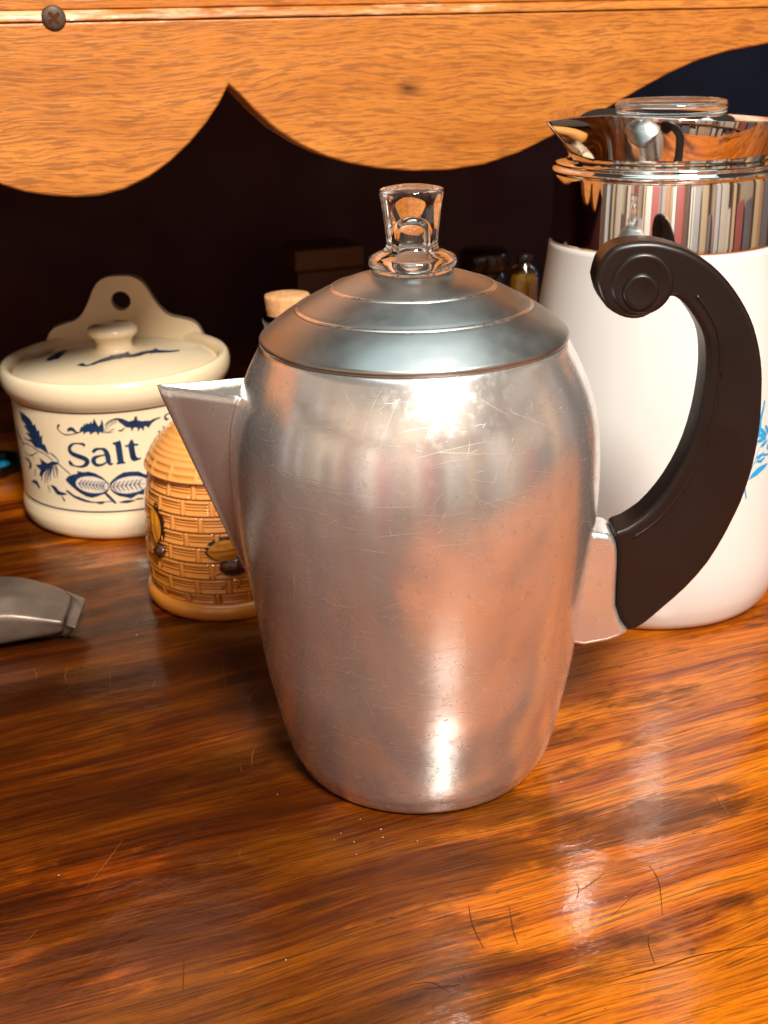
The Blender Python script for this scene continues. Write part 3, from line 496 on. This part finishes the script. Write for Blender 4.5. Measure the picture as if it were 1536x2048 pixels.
# raised rib along the inner edge of the grip
inner = [tuple(p) for p in cr(HANDLE[35:48], 4)]
for s in (-1, 1):
    bm = bmesh.new(); pts = []
    for i, p in enumerate(inner):
        a = np.array(inner[max(i-1, 0)]); b = np.array(inner[min(i+1, len(inner)-1)]); d = (b-a)/np.linalg.norm(b-a)
        pts.append((p[0]+d[1]*.0052, s*.0086, p[1]-d[0]*.0052))
    tube_bm(bm, pts, .0008, 8); from_bm('grip_rib', bm, MAT_BLACK, hd)
# scratches in the aluminium: thin bright strips that follow the surface
def scratches():
    vs, fs = [], []
    rnd = random.Random(3)
    for i in range(1000):
        th = rnd.uniform(-PI, 0); z = rnd.uniform(.004, .182)
        a = rnd.gauss(0, .25) if rnd.random() < .5 else rnd.uniform(-1.5, 1.5)
        L = rnd.choice([.0008, .0012, .002, .003, .005, .009, .016, .024])*rnd.uniform(.6, 1.4); w = rnd.uniform(.00002, .00007)*(1 if L < .006 else .7)
        cur = rnd.gauss(0, .22); n = 4; base = len(vs); off = .00006+i*2e-7
        for k in range(n+1):
            s = (k/n-.5)*L; aa = a+cur*(k/n-.5)
            zz = z+s*math.sin(aa); tt = th+s*math.cos(aa)/rbody(z); ww = w*(1-abs(2*k/n-1)**2*.8)
            for q in (-1, 1):
                z3 = zz+q*ww*math.cos(aa); t3 = tt-q*ww*math.sin(aa)/.07
                z3 = min(max(z3, .003), .186); r = rbody(z3)+off
                vs.append((r*math.cos(t3), r*math.sin(t3), z3))
        for k in range(n): fs.append((base+2*k, base+2*k+1, base+2*k+3, base+2*k+2))
    o = mesh_obj('scratches', vs, fs, MAT_SCR, body_o); o['kind'] = 'stuff'
scratches()

# ------------------------------------------------------------------ white percolator with blue flowers
WX, WY = .185, .109
wp = thing('white_percolator', 'tall white ceramic percolator with polished steel collar and blue flower print, behind the black handle', 'coffee pot', (WX, WY, 0))
WP = [(0, .001), (.060, .0006), (.0665, 0), (.0695, .0012), (.0718, .0040), (.0735, .008), (.0752, .014), (.0763, .022), (.0767, .032), (.0760, .048), (.0742, .072), (.0715, .100), (.0680, .130), (.0638, .160), (.0605, .183), (.0590, .1955), (.0578, .1970)]
lathe('body', WP[:3] + [tuple(p) for p in cr(WP[2:16], 5)][1:] + WP[16:], MAT_WHITE, wp, 160)
lathe('collar', [(.0570, .1966), (.0582, .1968), (.0584, .1979), (.0582, .200), (.0578, .229), (.0574, .2305)], MAT_CHROME, wp, 160)
lathe('rim_band', [(.0570, .2303), (.0581, .2306), (.0588, .2315), (.0588, .2325), (.0581, .2336), (.0565, .2342), (.0566, .2350), (.0570, .2356), (.0566, .2362), (.0540, .2368), (.0515, .2372)], MAT_CHROME, wp, 160)
to_cam = math.atan2(cam_loc.y-WY, cam_loc.x-WX)
TIP = to_cam - rad(63)
def neck(t, r, z):
    """round at the foot, drawn out into a pouring lip at the top"""
    k = min(max((z-.2372)/(.2570-.2372), 0), 1)
    d = (t-TIP+PI) % (2*PI)-PI
    R = r; tipd = r*(1+.21*k)
    lim = math.acos(R/tipd) if tipd > R else 0
    if abs(d) < lim: R = R/math.cos(lim-abs(d))
    return (R, z + k*(.0036*math.cos(d) - (.0042*(1-abs(d)/lim)**1.5 if abs(d) < lim else 0)))
nk = [(.0505, .2370), (.0510, .2385), (.0525, .2440), (.0540, .2500), (.0556, .2572), (.0556, .2578), (.0545, .2578), (.0528, .2500), (.0500, .2400)]
lathe('pouring_neck', nk, MAT_CHROME, wp, 240, fun=neck)
lathe('glass_lid', [(.0500, .2440), (.0500, .2470), (.036, .2500), (.018, .2520), (.014, .2540), (.016, .2560), (.0255, .2572), (.0275, .2590), (.0278, .2628), (.0268, .2646), (.0245, .2650), (.0228, .2640), (.0100, .2632), (0, .2632)], MAT_GLASS, wp, 96)
def surf(prof_r, zs):
    rr = [p[0] for p in prof_r]; zz = [p[1] for p in prof_r]
    return lambda z: float(np.interp(z, zz, rr))
def decal(name, strokes, polys, rfun, mat, parent, off, rref, n=4):
    """flat print laid on a surface of revolution; strokes (theta, z, width), polys (theta, z)"""
    vs, fs = [], []; li = 0
    def P(t, z, o): r = rfun(z)+o; return (r*math.cos(t), r*math.sin(t), z)
    for s in strokes:
        Q = cr(s, n); base = len(vs); o = off+li*1.5e-6; li += 1
        for i, p in enumerate(Q):
            a = Q[max(i-1, 0)]; b = Q[min(i+1, len(Q)-1)]
            d = np.array([(b[0]-a[0])*rref, b[1]-a[1]]); d /= np.linalg.norm(d)+1e-12; w = p[2]*.5
            for q in (1, -1):
                vs.append(P(p[0]-q*d[1]*w/rref, p[1]+q*d[0]*w, o))
        for i in range(len(Q)-1): fs.append((base+2*i, base+2*i+1, base+2*i+3, base+2*i+2))
        # round ends
        for e in (0, len(Q)-1):
            w = Q[e][2]*.5
            if w < .0003: continue
            b2 = len(vs); vs.append(P(Q[e][0], Q[e][1], o+7e-7))
            for k in range(10):
                a = 2*PI*k/10; vs.append(P(Q[e][0]+w*math.cos(a)/rref, Q[e][1]+w*math.sin(a), o+7e-7))
            for k in range(10): fs.append((b2, b2+1+k, b2+1+(k+1) % 10))
    for pl in polys:
        o = off+li*1.5e-6; li += 1
        bm = bmesh.new(); D = [bm.verts.new((tt*rref, z, 0)) for tt, z in pl]
        for tri in geometry.tessellate_polygon([[v.co for v in D]]):
            try: bm.faces.new([D[i] for i in tri])
            except ValueError: pass
        for _ in range(5):
            E_ = [e for e in bm.edges if e.calc_length() > .0028]
            if not E_: break
            bmesh.ops.subdivide_edges(bm, edges=E_, cuts=1)
            bmesh.ops.triangulate(bm, faces=bm.faces)
        bm.verts.index_update(); base = len(vs)
        vs += [P(v.co.x/rref, v.co.y, o) for v in bm.verts]
        fs += [tuple(base+v.index for v in f.verts) for f in bm.faces]; bm.free()
    return mesh_obj(name, vs, fs, mat, parent, smooth=False)
decal('flower_print', FLOWER['strokes'], FLOWER['polys'], surf(WP[3:], 0), MAT_CYAN, wp, .00025, .074)

# ------------------------------------------------------------------ salt crock
SX, SY = -.0745, .352
crock = thing('salt_crock', 'cream stoneware crock lettered Salt in blue, with lid and hanging back plate', 'salt crock', (SX, SY, 0))
CP = [(0, .001), (.058, .0006), (.0645, 0), (.0685, .0012), (.0710, .0042), (.0722, .0085), (.0724, .0120), (.0716, .0165), (.0708, .0200), (.0704, .030), (.0704, .060), (.0705, .0835), (.0712, .0875), (.0735, .0912), (.0752, .0952), (.0757, .0997), (.0750, .1037), (.0732, .1060), (.0705, .1058), (.0688, .1038), (.0680, .1003), (.0676, .0963), (.066, .030), (0, .028)]
FRONT = math.atan2(-.757, -.083) - rad(9)
BACK = FRONT + PI
def dshape(t, r, z):
    d = (t-BACK+PI) % (2*PI)-PI
    flat = .058*(r/.0720)
    if abs(d) < PI/2-.02:
        r2 = flat/math.cos(d)
        r = -math.log(math.exp(-r*900)+math.exp(-r2*900))/900 if r2 < .2 and r > .01 else min(r, r2)
    return (r, z)
crp = [tuple(p) for p in CP[:2]] + [tuple(p) for p in cr(CP[2:21], 4)] + CP[21:]
lathe('body', crp, MAT_CREAM, crock, 160, fun=dshape)
LP0 = [(.0672, .0880), (.0672, .0900), (.0660, .0908), (.063, .0922), (.050, .0955), (.030, .0985), (.0145, .1000), (.0122, .1020), (.0118, .1050), (.0135, .1080), (.0160, .1105), (.0163, .1130), (.0150, .1150), (.0110, .1165), (0, .1172)]
LP = [(r, z+.0103) for r, z in LP0]
clid = lathe('lid', [LP[0], LP[1]] + [tuple(p) for p in cr(LP[1:], 4)][1:], MAT_CREAM, crock, 120, fun=lambda t, r, z: dshape(t, r, z) if z < .1008 else ((min(r, .0555/max(.01, math.cos((t-BACK+PI) % (2*PI)-PI))) if abs((t-BACK+PI) % (2*PI)-PI) < 1.4 else r), z))
# hanging plate with a hole
def plate():
    half = [(0, .1480), (.0080, .1474), (.0140, .1445), (.0185, .1390), (.0225, .1310), (.0280, .1225), (.0335, .1180), (.0410, .1158), (.0480, .1135), (.0525, .1095), (.0560, .1020), (.0580, .0940), (.0585, .088), (.0585, .080)]
    hp = [tuple(p) for p in cr(half, 4)]
    outer = [(-x, z) for x, z in hp[::-1]] + hp[1:]
    hole = [(.0068*math.cos(2*PI*k/28), .1305+.0068*math.sin(2*PI*k/28)) for k in range(28)]
    tri = geometry.tessellate_polygon([[Vector((x, z, 0)) for x, z in outer], [Vector((x, z, 0)) for x, z in hole]])
    al = outer+hole; n = len(al); m = len(outer)
    vs = [(x, 0, z) for x, z in al] + [(x, .009, z) for x, z in al]
    fs = [tuple(t) for t in tri] + [tuple(n+i for i in t[::-1]) for t in tri]
    fs += [(i, (i+1) % m, n+(i+1) % m, n+i) for i in range(m)]
    fs += [(m+i, n+m+i, n+m+(i+1) % 28, m+(i+1) % 28) for i in range(28)]
    o = mesh_obj('hanging_plate', vs, fs, MAT_CREAM, crock, False)
    bm = bmesh.new(); bm.from_mesh(o.data); bmesh.ops.recalc_face_normals(bm, faces=bm.faces); bm.to_mesh(o.data); bm.free()
    o.rotation_euler = (0, 0, BACK-PI/2); o.location = Vector((math.cos(BACK), math.sin(BACK), 0))*.0545
    bev(o, .0030, 3, 40)
plate()
cs = surf(crp[2:60], 0)
decal('salt_print', SALT['strokes'], SALT['polys'], cs, MAT_BLUEPRINT, crock, .00020, .0706)
decal('pale_print', [], SALT['light'], cs, MAT_PALEPRINT, crock, .00034, .0706)
decal('vein_print', SALT['top'], [], cs, MAT_BLUEPRINT, crock, .00042, .0706)
for zl in (UPL, .0214):
    w = .00042; seg = 140; tt = [BACK+PI/2+.12+(PI-.24)*k/(seg-1) for k in range(seg)]
    decal('blue_line', [[(t, zl, .00095) for t in tt]], [], cs, MAT_BLUEPRINT, crock, .00022, .0706, 1)
lsz = [tuple(p) for p in cr(LP[1:], 4)][9:26]
def lid_r(z): return float(np.interp(z, [p[1] for p in lsz], [p[0] for p in lsz]))
def lid_print(strokes):
    vs, fs = [], []
    for li, s in enumerate(strokes):
        Q = cr([(lid_r(z)*math.cos(t), lid_r(z)*math.sin(t), w) for t, z, w in s], 4); base = len(vs)
        for i, p in enumerate(Q):
            a = Q[max(i-1, 0)]; b = Q[min(i+1, len(Q)-1)]; d = (b-a)[:2]; d /= np.linalg.norm(d)+1e-12
            for q in (1, -1):
                x, y = p[0]-q*d[1]*p[2]*.9, p[1]+q*d[0]*p[2]*.9
                r = math.hypot(x, y); z = float(np.interp(r, [c[0] for c in lsz[::-1]], [c[1] for c in lsz[::-1]]))
                vs.append((x, y, z+.0004+li*3e-6))
        for i in range(len(Q)-1): fs.append((base+2*i, base+2*i+1, base+2*i+3, base+2*i+2))
    mesh_obj('lid_print', vs, fs, MAT_BLUEPRINT, clid)
lid_print(LIDSTROKES)

# ------------------------------------------------------------------ beehive honey jar
HX, HY = -.042, .1925
hive = thing('honey_jar', 'amber glazed beehive honey jar with moulded bees, behind the coffee pot spout', 'honey jar', (HX, HY, 0))
HPROF = [(.0100, .0440), (.0166, .0453), (.0255, .0455), (.0353, .0452), (.0443, .0446), (.0524, .0440), (.0616, .0430), (.0706, .0415), (.0795, .0395)]
ROWS = [.0100, .0166, .0255, .0353, .0443, .0524, .0616, .0706, .0797]
def hr(z): return float(np.interp(z, [p[0] for p in HPROF], [p[1] for p in HPROF]))
def weave(t, z, rows, nb=16, ph=0):
    """relief height (m) of one course of basket weave and whether it is recessed"""
    for i in range(len(rows)-1):
        if rows[i] <= z <= rows[i+1]:
            f = (z-rows[i])/(rows[i+1]-rows[i]); break
    else: return 0, 0
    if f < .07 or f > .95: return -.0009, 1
    u = ((t/(2*PI))*nb + (i*.5) + .13*math.sin(i*7.3)) % 1.0
    if u < .13: return .0009, 0
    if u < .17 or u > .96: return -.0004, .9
    if f < .22 or f > .80: return .0007, 0
    s = math.sin((f-.22)/.58*2*PI*3)
    return -.0001+.0003*s, .5-.5*s
def hive_part(name, prof_f, z0, z1, rows, seg, nz, capz=None):
    vs, fs, cols = [], [], []
    zs = np.linspace(z0, z1, nz)
    for z in zs:
        for k in range(seg):
            t = 2*PI*k/seg; h, g = weave(t, z, rows)
            r = prof_f(z)+h; vs.append((r*math.cos(t), r*math.sin(t), z)); cols.append((g, z))
    for j in range(nz-1):
        for k in range(seg):
            a = j*seg+k; b = j*seg+(k+1) % seg; fs.append((a, b, b+seg, a+seg))
    return vs, fs, cols
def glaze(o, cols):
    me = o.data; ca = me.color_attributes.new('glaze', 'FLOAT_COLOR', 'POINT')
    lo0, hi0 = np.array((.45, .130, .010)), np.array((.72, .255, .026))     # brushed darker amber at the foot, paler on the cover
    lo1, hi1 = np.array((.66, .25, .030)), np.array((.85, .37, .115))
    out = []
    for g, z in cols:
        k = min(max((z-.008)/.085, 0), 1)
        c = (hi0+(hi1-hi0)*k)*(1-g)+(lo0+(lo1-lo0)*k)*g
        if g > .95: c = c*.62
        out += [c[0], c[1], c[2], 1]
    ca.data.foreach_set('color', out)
vs, fs, cols = hive_part('body', hr, .0100, .0795, ROWS, 480, 260)
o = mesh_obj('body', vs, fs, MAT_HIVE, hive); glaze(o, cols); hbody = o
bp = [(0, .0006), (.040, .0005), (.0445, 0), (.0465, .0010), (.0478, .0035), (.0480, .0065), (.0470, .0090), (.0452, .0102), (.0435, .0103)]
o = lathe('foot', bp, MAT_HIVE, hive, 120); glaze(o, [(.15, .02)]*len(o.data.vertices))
CAPR = [(.0800, .0418), (.0815, .0420), (.0880, .0388), (.0940, .0345), (.1000, .0278), (.1040, .0210), (.1075, .0125), (.1092, .0055), (.1097, .0008)]
vs, cols, fs = [], [], []
seg, cp = 240, cr([(z, r) for z, r in CAPR], 16)
for z, r in cp:
    for k in range(seg):
        t = 2*PI*k/seg
        u = (t/(2*PI)*16+.4) % 1
        if z < .0885:
            f = (z-.080)/.0085; h = .0004*math.sin(f*2*PI*2.2); g = .5-.5*math.sin(f*2*PI*2.2)
            if u < .13 and f > .2: h, g = .0005, 0
        else: h = .00026*math.sin((z-.0885)/.0026*2*PI); g = .35-.35*math.sin((z-.0885)/.0026*2*PI)
        vs.append(((r+h)*math.cos(t), (r+h)*math.sin(t), z)); cols.append((g*.8, .093))
for j in range(len(cp)-1):
    for k in range(seg):
        a = j*seg+k; b = j*seg+(k+1) % seg; fs.append((a, b, b+seg, a+seg))
fs.append(tuple(range(seg))[::-1])
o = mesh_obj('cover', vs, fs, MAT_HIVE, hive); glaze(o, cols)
def bee(th, z, wing_ang, wl, body_off):
    """wing leaf with dark outline over a fat dark body, moulded on the wall"""
    b = bpy.data.objects.new('bee', None); C.objects.link(b); b.parent = hive; b.empty_display_size = .01
    def P(u, v, h):   # u along the wall, v up
        zz = z+v; r = hr(zz)+h; t = th+u/.045; return (r*math.cos(t), r*math.sin(t), zz)
    def leaf(sc, h0, h1, n=24, m=5):
        vs, fs = [], []
        for j in range(m+1):
            q = j/m
            for k in range(n):
                a = 2*PI*k/n; x = math.cos(a)*wl*.5*sc*q; y = math.sin(a)*abs(math.sin(a))**.4*wl*.30*sc*q*(1 if True else 0)
                X = x*math.cos(wing_ang)-y*math.sin(wing_ang); Y = x*math.sin(wing_ang)+y*math.cos(wing_ang)
                ridge = .0003*math.sin(y/(wl*.23)*9)
                vs.append(P(X, Y, h1+(h0-h1)*q*q+ridge*(q < .9)))
        for j in range(m):
            for k in range(n):
                a = j*n+k; c = j*n+(k+1) % n; fs.append((a, c, c+n, a+n))
        return vs, fs
    mesh_obj('wing_outline', *leaf(1.22, .0004, .0019), MAT_DARKLINE, b)
    mesh_obj('wing', *leaf(1.0, .0024, .0032), MAT_WING, b)
    u0, v0, ru, rv = body_off
    vs, fs = [], []; n, m = 28, 8
    for j in range(m+1):
        q = j/m
        for k in range(n):
            a = 2*PI*k/n; rr = math.sin(q*PI/2)
            vs.append(P(u0+ru*rr*math.cos(a), v0+rv*rr*math.sin(a), -.0012+.0050*math.cos(q*PI/2)**.8+.0003*math.sin(rr*math.cos(a)*9)))
    for j in range(m):
        for k in range(n):
            a = j*n+k; c = j*n+(k+1) % n; fs.append((a, c, c+n, a+n))
    mesh_obj('bee_body', vs, fs, MAT_BROWNGLAZE, b)
    for (x0, y0, x1, y1) in ((u0-ru*.7, v0-rv*.3, u0-ru*1.6, v0-rv*1.0), (u0-ru*.2, v0-rv*.8, u0-ru*.9, v0-rv*2.1), (u0+ru*.5, v0-rv*.8, u0+ru*.1, v0-rv*2.2)):
        bm = bmesh.new(); tube_bm(bm, [P(x0+(x1-x0)*k/4, y0+(y1-y0)*k/4, .0006) for k in range(5)], .0005, 6)
        from_bm('leg', bm, MAT_WING, b)
bee(-2.77, .0530, rad(100), .0200, (.0025, -.0150, .0045, .0042))
bee(-1.79, .0437, rad(4), .0200, (.0035, -.0105, .0085, .0060))

# ------------------------------------------------------------------ tarnished metal handle at the left edge
tool = thing('metal_utensil', 'tarnished grey metal utensil with ridged top and banded end lying at the left edge', 'utensil', (0, 0, 0))
ST = [[(-.34, .222, .030), (-.34, .193, .032), (-.34, .178, .026), (-.343, .176, .0040)],
      [(-.1686, .2035, .0270), (-.1702, .1726, .0280), (-.1717, .1621, .0220), (-.1742, .1611, .0060)],
      [(-.1555, .1990, .0248), (-.1530, .1755, .0232), (-.1578, .1597, .0188), (-.1592, .1600, .0068)],
      [(-.1395, .1908, .0192), (-.1324, .1800, .0160), (-.1409, .1550, .0145), (-.1408, .1579, .0080)]]
def sheet(name, st, close0=True):
    rows = []; vs, fs = [], []
    full = []
    for B, c, F, b in st:
        B, c, F, b = map(Vector, (B, c, F, b))
        ub = Vector((b.x-.006, b.y+.008, .0004)); ubk = Vector((B.x-.010, B.y-.012, .0004))
        full.append([B.lerp(c, k/3) + Vector((0, 0, .0009*math.sin(k/3*PI))) for k in range(3)] + [c.lerp(F, k/3) for k in range(3)] + [F, b, ub, ubk])
    # smooth along the length
    sm = []
    for i in range(len(full[0])):
        sm.append([full[k][i].lerp(full[k+1][i], j/2) for k in range(len(full)-1) for j in range(2)] + [full[-1][i]])
    n = len(sm[0]); m = len(sm)
    for k in range(n):
        for i in range(m): vs.append(tuple(sm[i][k]))
    for k in range(n-1):
        for i in range(m): fs.append((k*m+i, k*m+(i+1) % m, (k+1)*m+(i+1) % m, (k+1)*m+i))
    fs.append(tuple(range(m))); fs.append(tuple((n-1)*m+i for i in range(m))[::-1])
    o = mesh_obj(name, vs, fs, MAT_PEWTER, tool, False)
    bm = bmesh.new(); bm.from_mesh(o.data); bmesh.ops.recalc_face_normals(bm, faces=bm.faces); bm.to_mesh(o.data); bm.free()
    me = o.data; cre = me.attributes.new('crease_edge', 'FLOAT', 'EDGE')
    for e in me.edges:
        a, b = e.vertices; ka, kb = a//m, b//m; ia = a % m
        c = 0.0
        if ka == kb and ka in (0, n-1): c = .75
        elif ka != kb and ia == 3: c = .35
        elif ka != kb and ia in (6, 7, 0): c = .55
        cre.data[e.index].value = c
    sb = o.modifiers.new('smooth', 'SUBSURF'); sb.levels = 2; sb.render_levels = 2
    me.polygons.foreach_set('use_smooth', [True]*len(me.polygons)); return o
sheet('handle_shell', ST)
sheet('end_band', [[(-.1387, .1904, .0180), (-.1312, .1796, .0149), (-.1396, .1546, .0134), (-.1396, .1573, .0080)],
                   [(-.1253, .1810, .0135), (-.1300, .1680, .0131), (-.1357, .1502, .0125), (-.1361, .1546, .0095)]])


# ------------------------------------------------------------------ dim things at the back of the counter
t = thing('cork_bottle', 'clear bottle with a cork stopper behind the coffee pot lid', 'bottle', (.0245, .272, 0))
lathe('bottle_glass', [(0, .001), (.025, 0), (.027, .002), (.027, .098), (.025, .106), (.018, .114), (.0158, .120), (.0158, .134), (.0166, .1362), (.0166, .1395), (.0152, .1405), (.0138, .1400), (.0138, .119), (.0245, .102), (.0252, .004), (0, .003)], glass('bottle_glass', (.93, .85, .76)), t, 48)
lathe('cork', [(0, .128), (.0126, .128), (.0130, .140), (.0142, .1500), (.0138, .1518), (.009, .1524), (0, .1526)], MAT_CORK, t, 40)
lathe('salt_filling', [(0, .0035), (.0242, .0045), (.0240, .096), (0, .097)], plain('pink_salt', (.62, .33, .22), .7, vscale=300, bump=.5, bscale=500), t, 40)
t = thing('oil_bottle', 'slim bottle of yellow oil between the coffee pot lid and the white percolator', 'bottle', (.1885, .272, 0))
lathe('bottle_glass', [(0, .001), (.0080, 0), (.0100, .002), (.0100, .148), (.0090, .1530), (.0050, .156), (.0050, .160), (.0040, .160), (.0040, .155), (.0080, .151), (.0092, .147), (.0092, .003), (0, .002)], MAT_GLASS, t, 40)
lathe('oil', [(0, .0028), (.0089, .0032), (.0089, .1462), (.0076, .1500), (0, .1502)], plain('yellow_oil', (.60, .30, .006), .25, vscale=60), t, 40)
lathe('cap', [(.0054, .158), (.0056, .162), (.0046, .1632), (0, .1634)], MAT_BLACK, t, 32)
t = thing('dark_jar', 'dark glass jar with a clear lid standing beside the yellow bottle', 'jar', (.267, .50, 0))
lathe('jar_glass', [(0, .001), (.021, 0), (.0235, .003), (.0235, .098), (.020, .106), (.0190, .110), (0, .110)], plain('smoked_glass', (.022, .012, .010), .08, vscale=30), t, 48)
lathe('lid', [(.0205, .1085), (.0212, .1095), (.0212, .1225), (.0195, .1250), (.004, .1256), (0, .1256)], plain('dark_lid', (.03, .018, .014), .12, vscale=60), t, 48)
t = thing('wooden_box', 'dim brown wooden box against the back of the hutch', 'box', (.180, .70, 0))
box('box_body', -.034, .034, -.028, .028, .0003, .086, plain('dim_box_wood', (.16, .065, .022), .5, vscale=20), t, .002)
box('box_lid', -.036, .036, -.030, .030, .0864, .108, plain('dim_box_lid_wood', (.20, .082, .028), .5, vscale=20), t, .003)
t = thing('blue_glass_dish', 'small blue glass dish on the counter left of the salt crock', 'dish', (-.163, .452, 0))
lathe('dish', [(0, .0012), (.012, .0006), (.014, 0), (.0150, .001), (.0175, .004), (.0215, .010), (.0222, .0110), (.0212, .0112), (.0165, .0050), (.0135, .0026), (0, .0024)], glass('blue_glass', (.10, .42, .62), .05), t, 48)
lathe('bead', [(0, .0026), (.004, .0030), (.0058, .0058), (.0045, .0092), (0, .0108)], plain('turquoise_bead', (.005, .30, .50), .1, vscale=50), t, 24, loc=(.008, -.003, 0))

# ------------------------------------------------------------------ room behind the camera, with a bookcase added for the metal to reflect
RH = rad(24)
rdir = Vector((math.sin(RH), math.cos(RH), 0)); rx = Vector((math.cos(RH), -math.sin(RH), 0))
RO = Vector((cam_loc.x, cam_loc.y, 0)) - rdir*1.35
def seg_box(name, M_, u0, u1, d0, d1, z0, z1, mat, parent=None):
    bm = bmesh.new(); box_bm(bm, u0, u1, d0, d1, z0, z1); bm.transform(M_)
    return from_bm(name, bm, mat, parent, False)
f_ = seg_box('room_floor', Matrix(), -3, 3, -3.2, -.46, -.93, -.90, plain('brown_floor', (.22, .12, .07), .5, vscale=6)); f_['kind'] = 'structure'
wallm = plain('cream_wall_paint', (.66, .54, .40), .8, vscale=4)
case = thing('bookcase', 'wide bookcase of coloured book spines, added out of view for the steel and aluminium to mirror', 'bookcase', (-.55, -1.7, -.9), 0)
cinv = Matrix.Translation((.55, 1.7, .9))
cw = plain('bookcase_wood', (.34, .16, .06), .45, vscale=10)
bookm = [plain('book_spine', c, .5, vscale=30) for c in ((.48, .13, .12), (.78, .68, .56), (.55, .28, .13), (.22, .20, .22), (.86, .80, .72), (.36, .17, .09), (.66, .50, .32), (.48, .46, .47), (.80, .58, .38), (.16, .10, .08), (.62, .62, .64), (.62, .36, .31), (.90, .85, .78), (.50, .38, .30))]
rb = random.Random(11)
back = math.atan2(-math.cos(rad(24)), -math.sin(rad(24)))
for i in range(9):
    ph = back + rad(26)*(i-4)
    cxy = Vector((math.cos(ph)*1.75, -.12+math.sin(ph)*1.75, 0))
    M_ = Matrix.Translation(cxy) @ Matrix.Rotation(ph-PI/2, 4, 'Z')      # local +y points away from the pot
    w_ = seg_box('room_wall', M_, -.44, .44, .24, .26, -.9, 1.7, wallm); w_['kind'] = 'structure'
    Mc = cinv @ M_
    seg_box('upright', Mc, -.42, -.395, -.02, .22, -.88, 1.12, cw, case)
    for zf, zt in ((-.82, -.40), (-.36, .86), (.90, 1.12)):
        seg_box('shelf', Mc, -.394, .41, 0, .22, zf-.024, zf, cw, case)
        u = -.385
        while u < .30:
            w = rb.choice((.05, .09, .14, .20, .26, .32)); h = (zt-zf)*rb.choice((.55, .75, .85, .9, .95, .97))*rb.uniform(.95, 1)
            seg_box('book', Mc, u, u+w-.003, .01+rb.uniform(0, .05), .20, zf+.0005, zf+h, bookm[rb.randrange(14)], case)
            u += w
            if rb.random() < .45: u += rb.choice((.03, .06, .11))
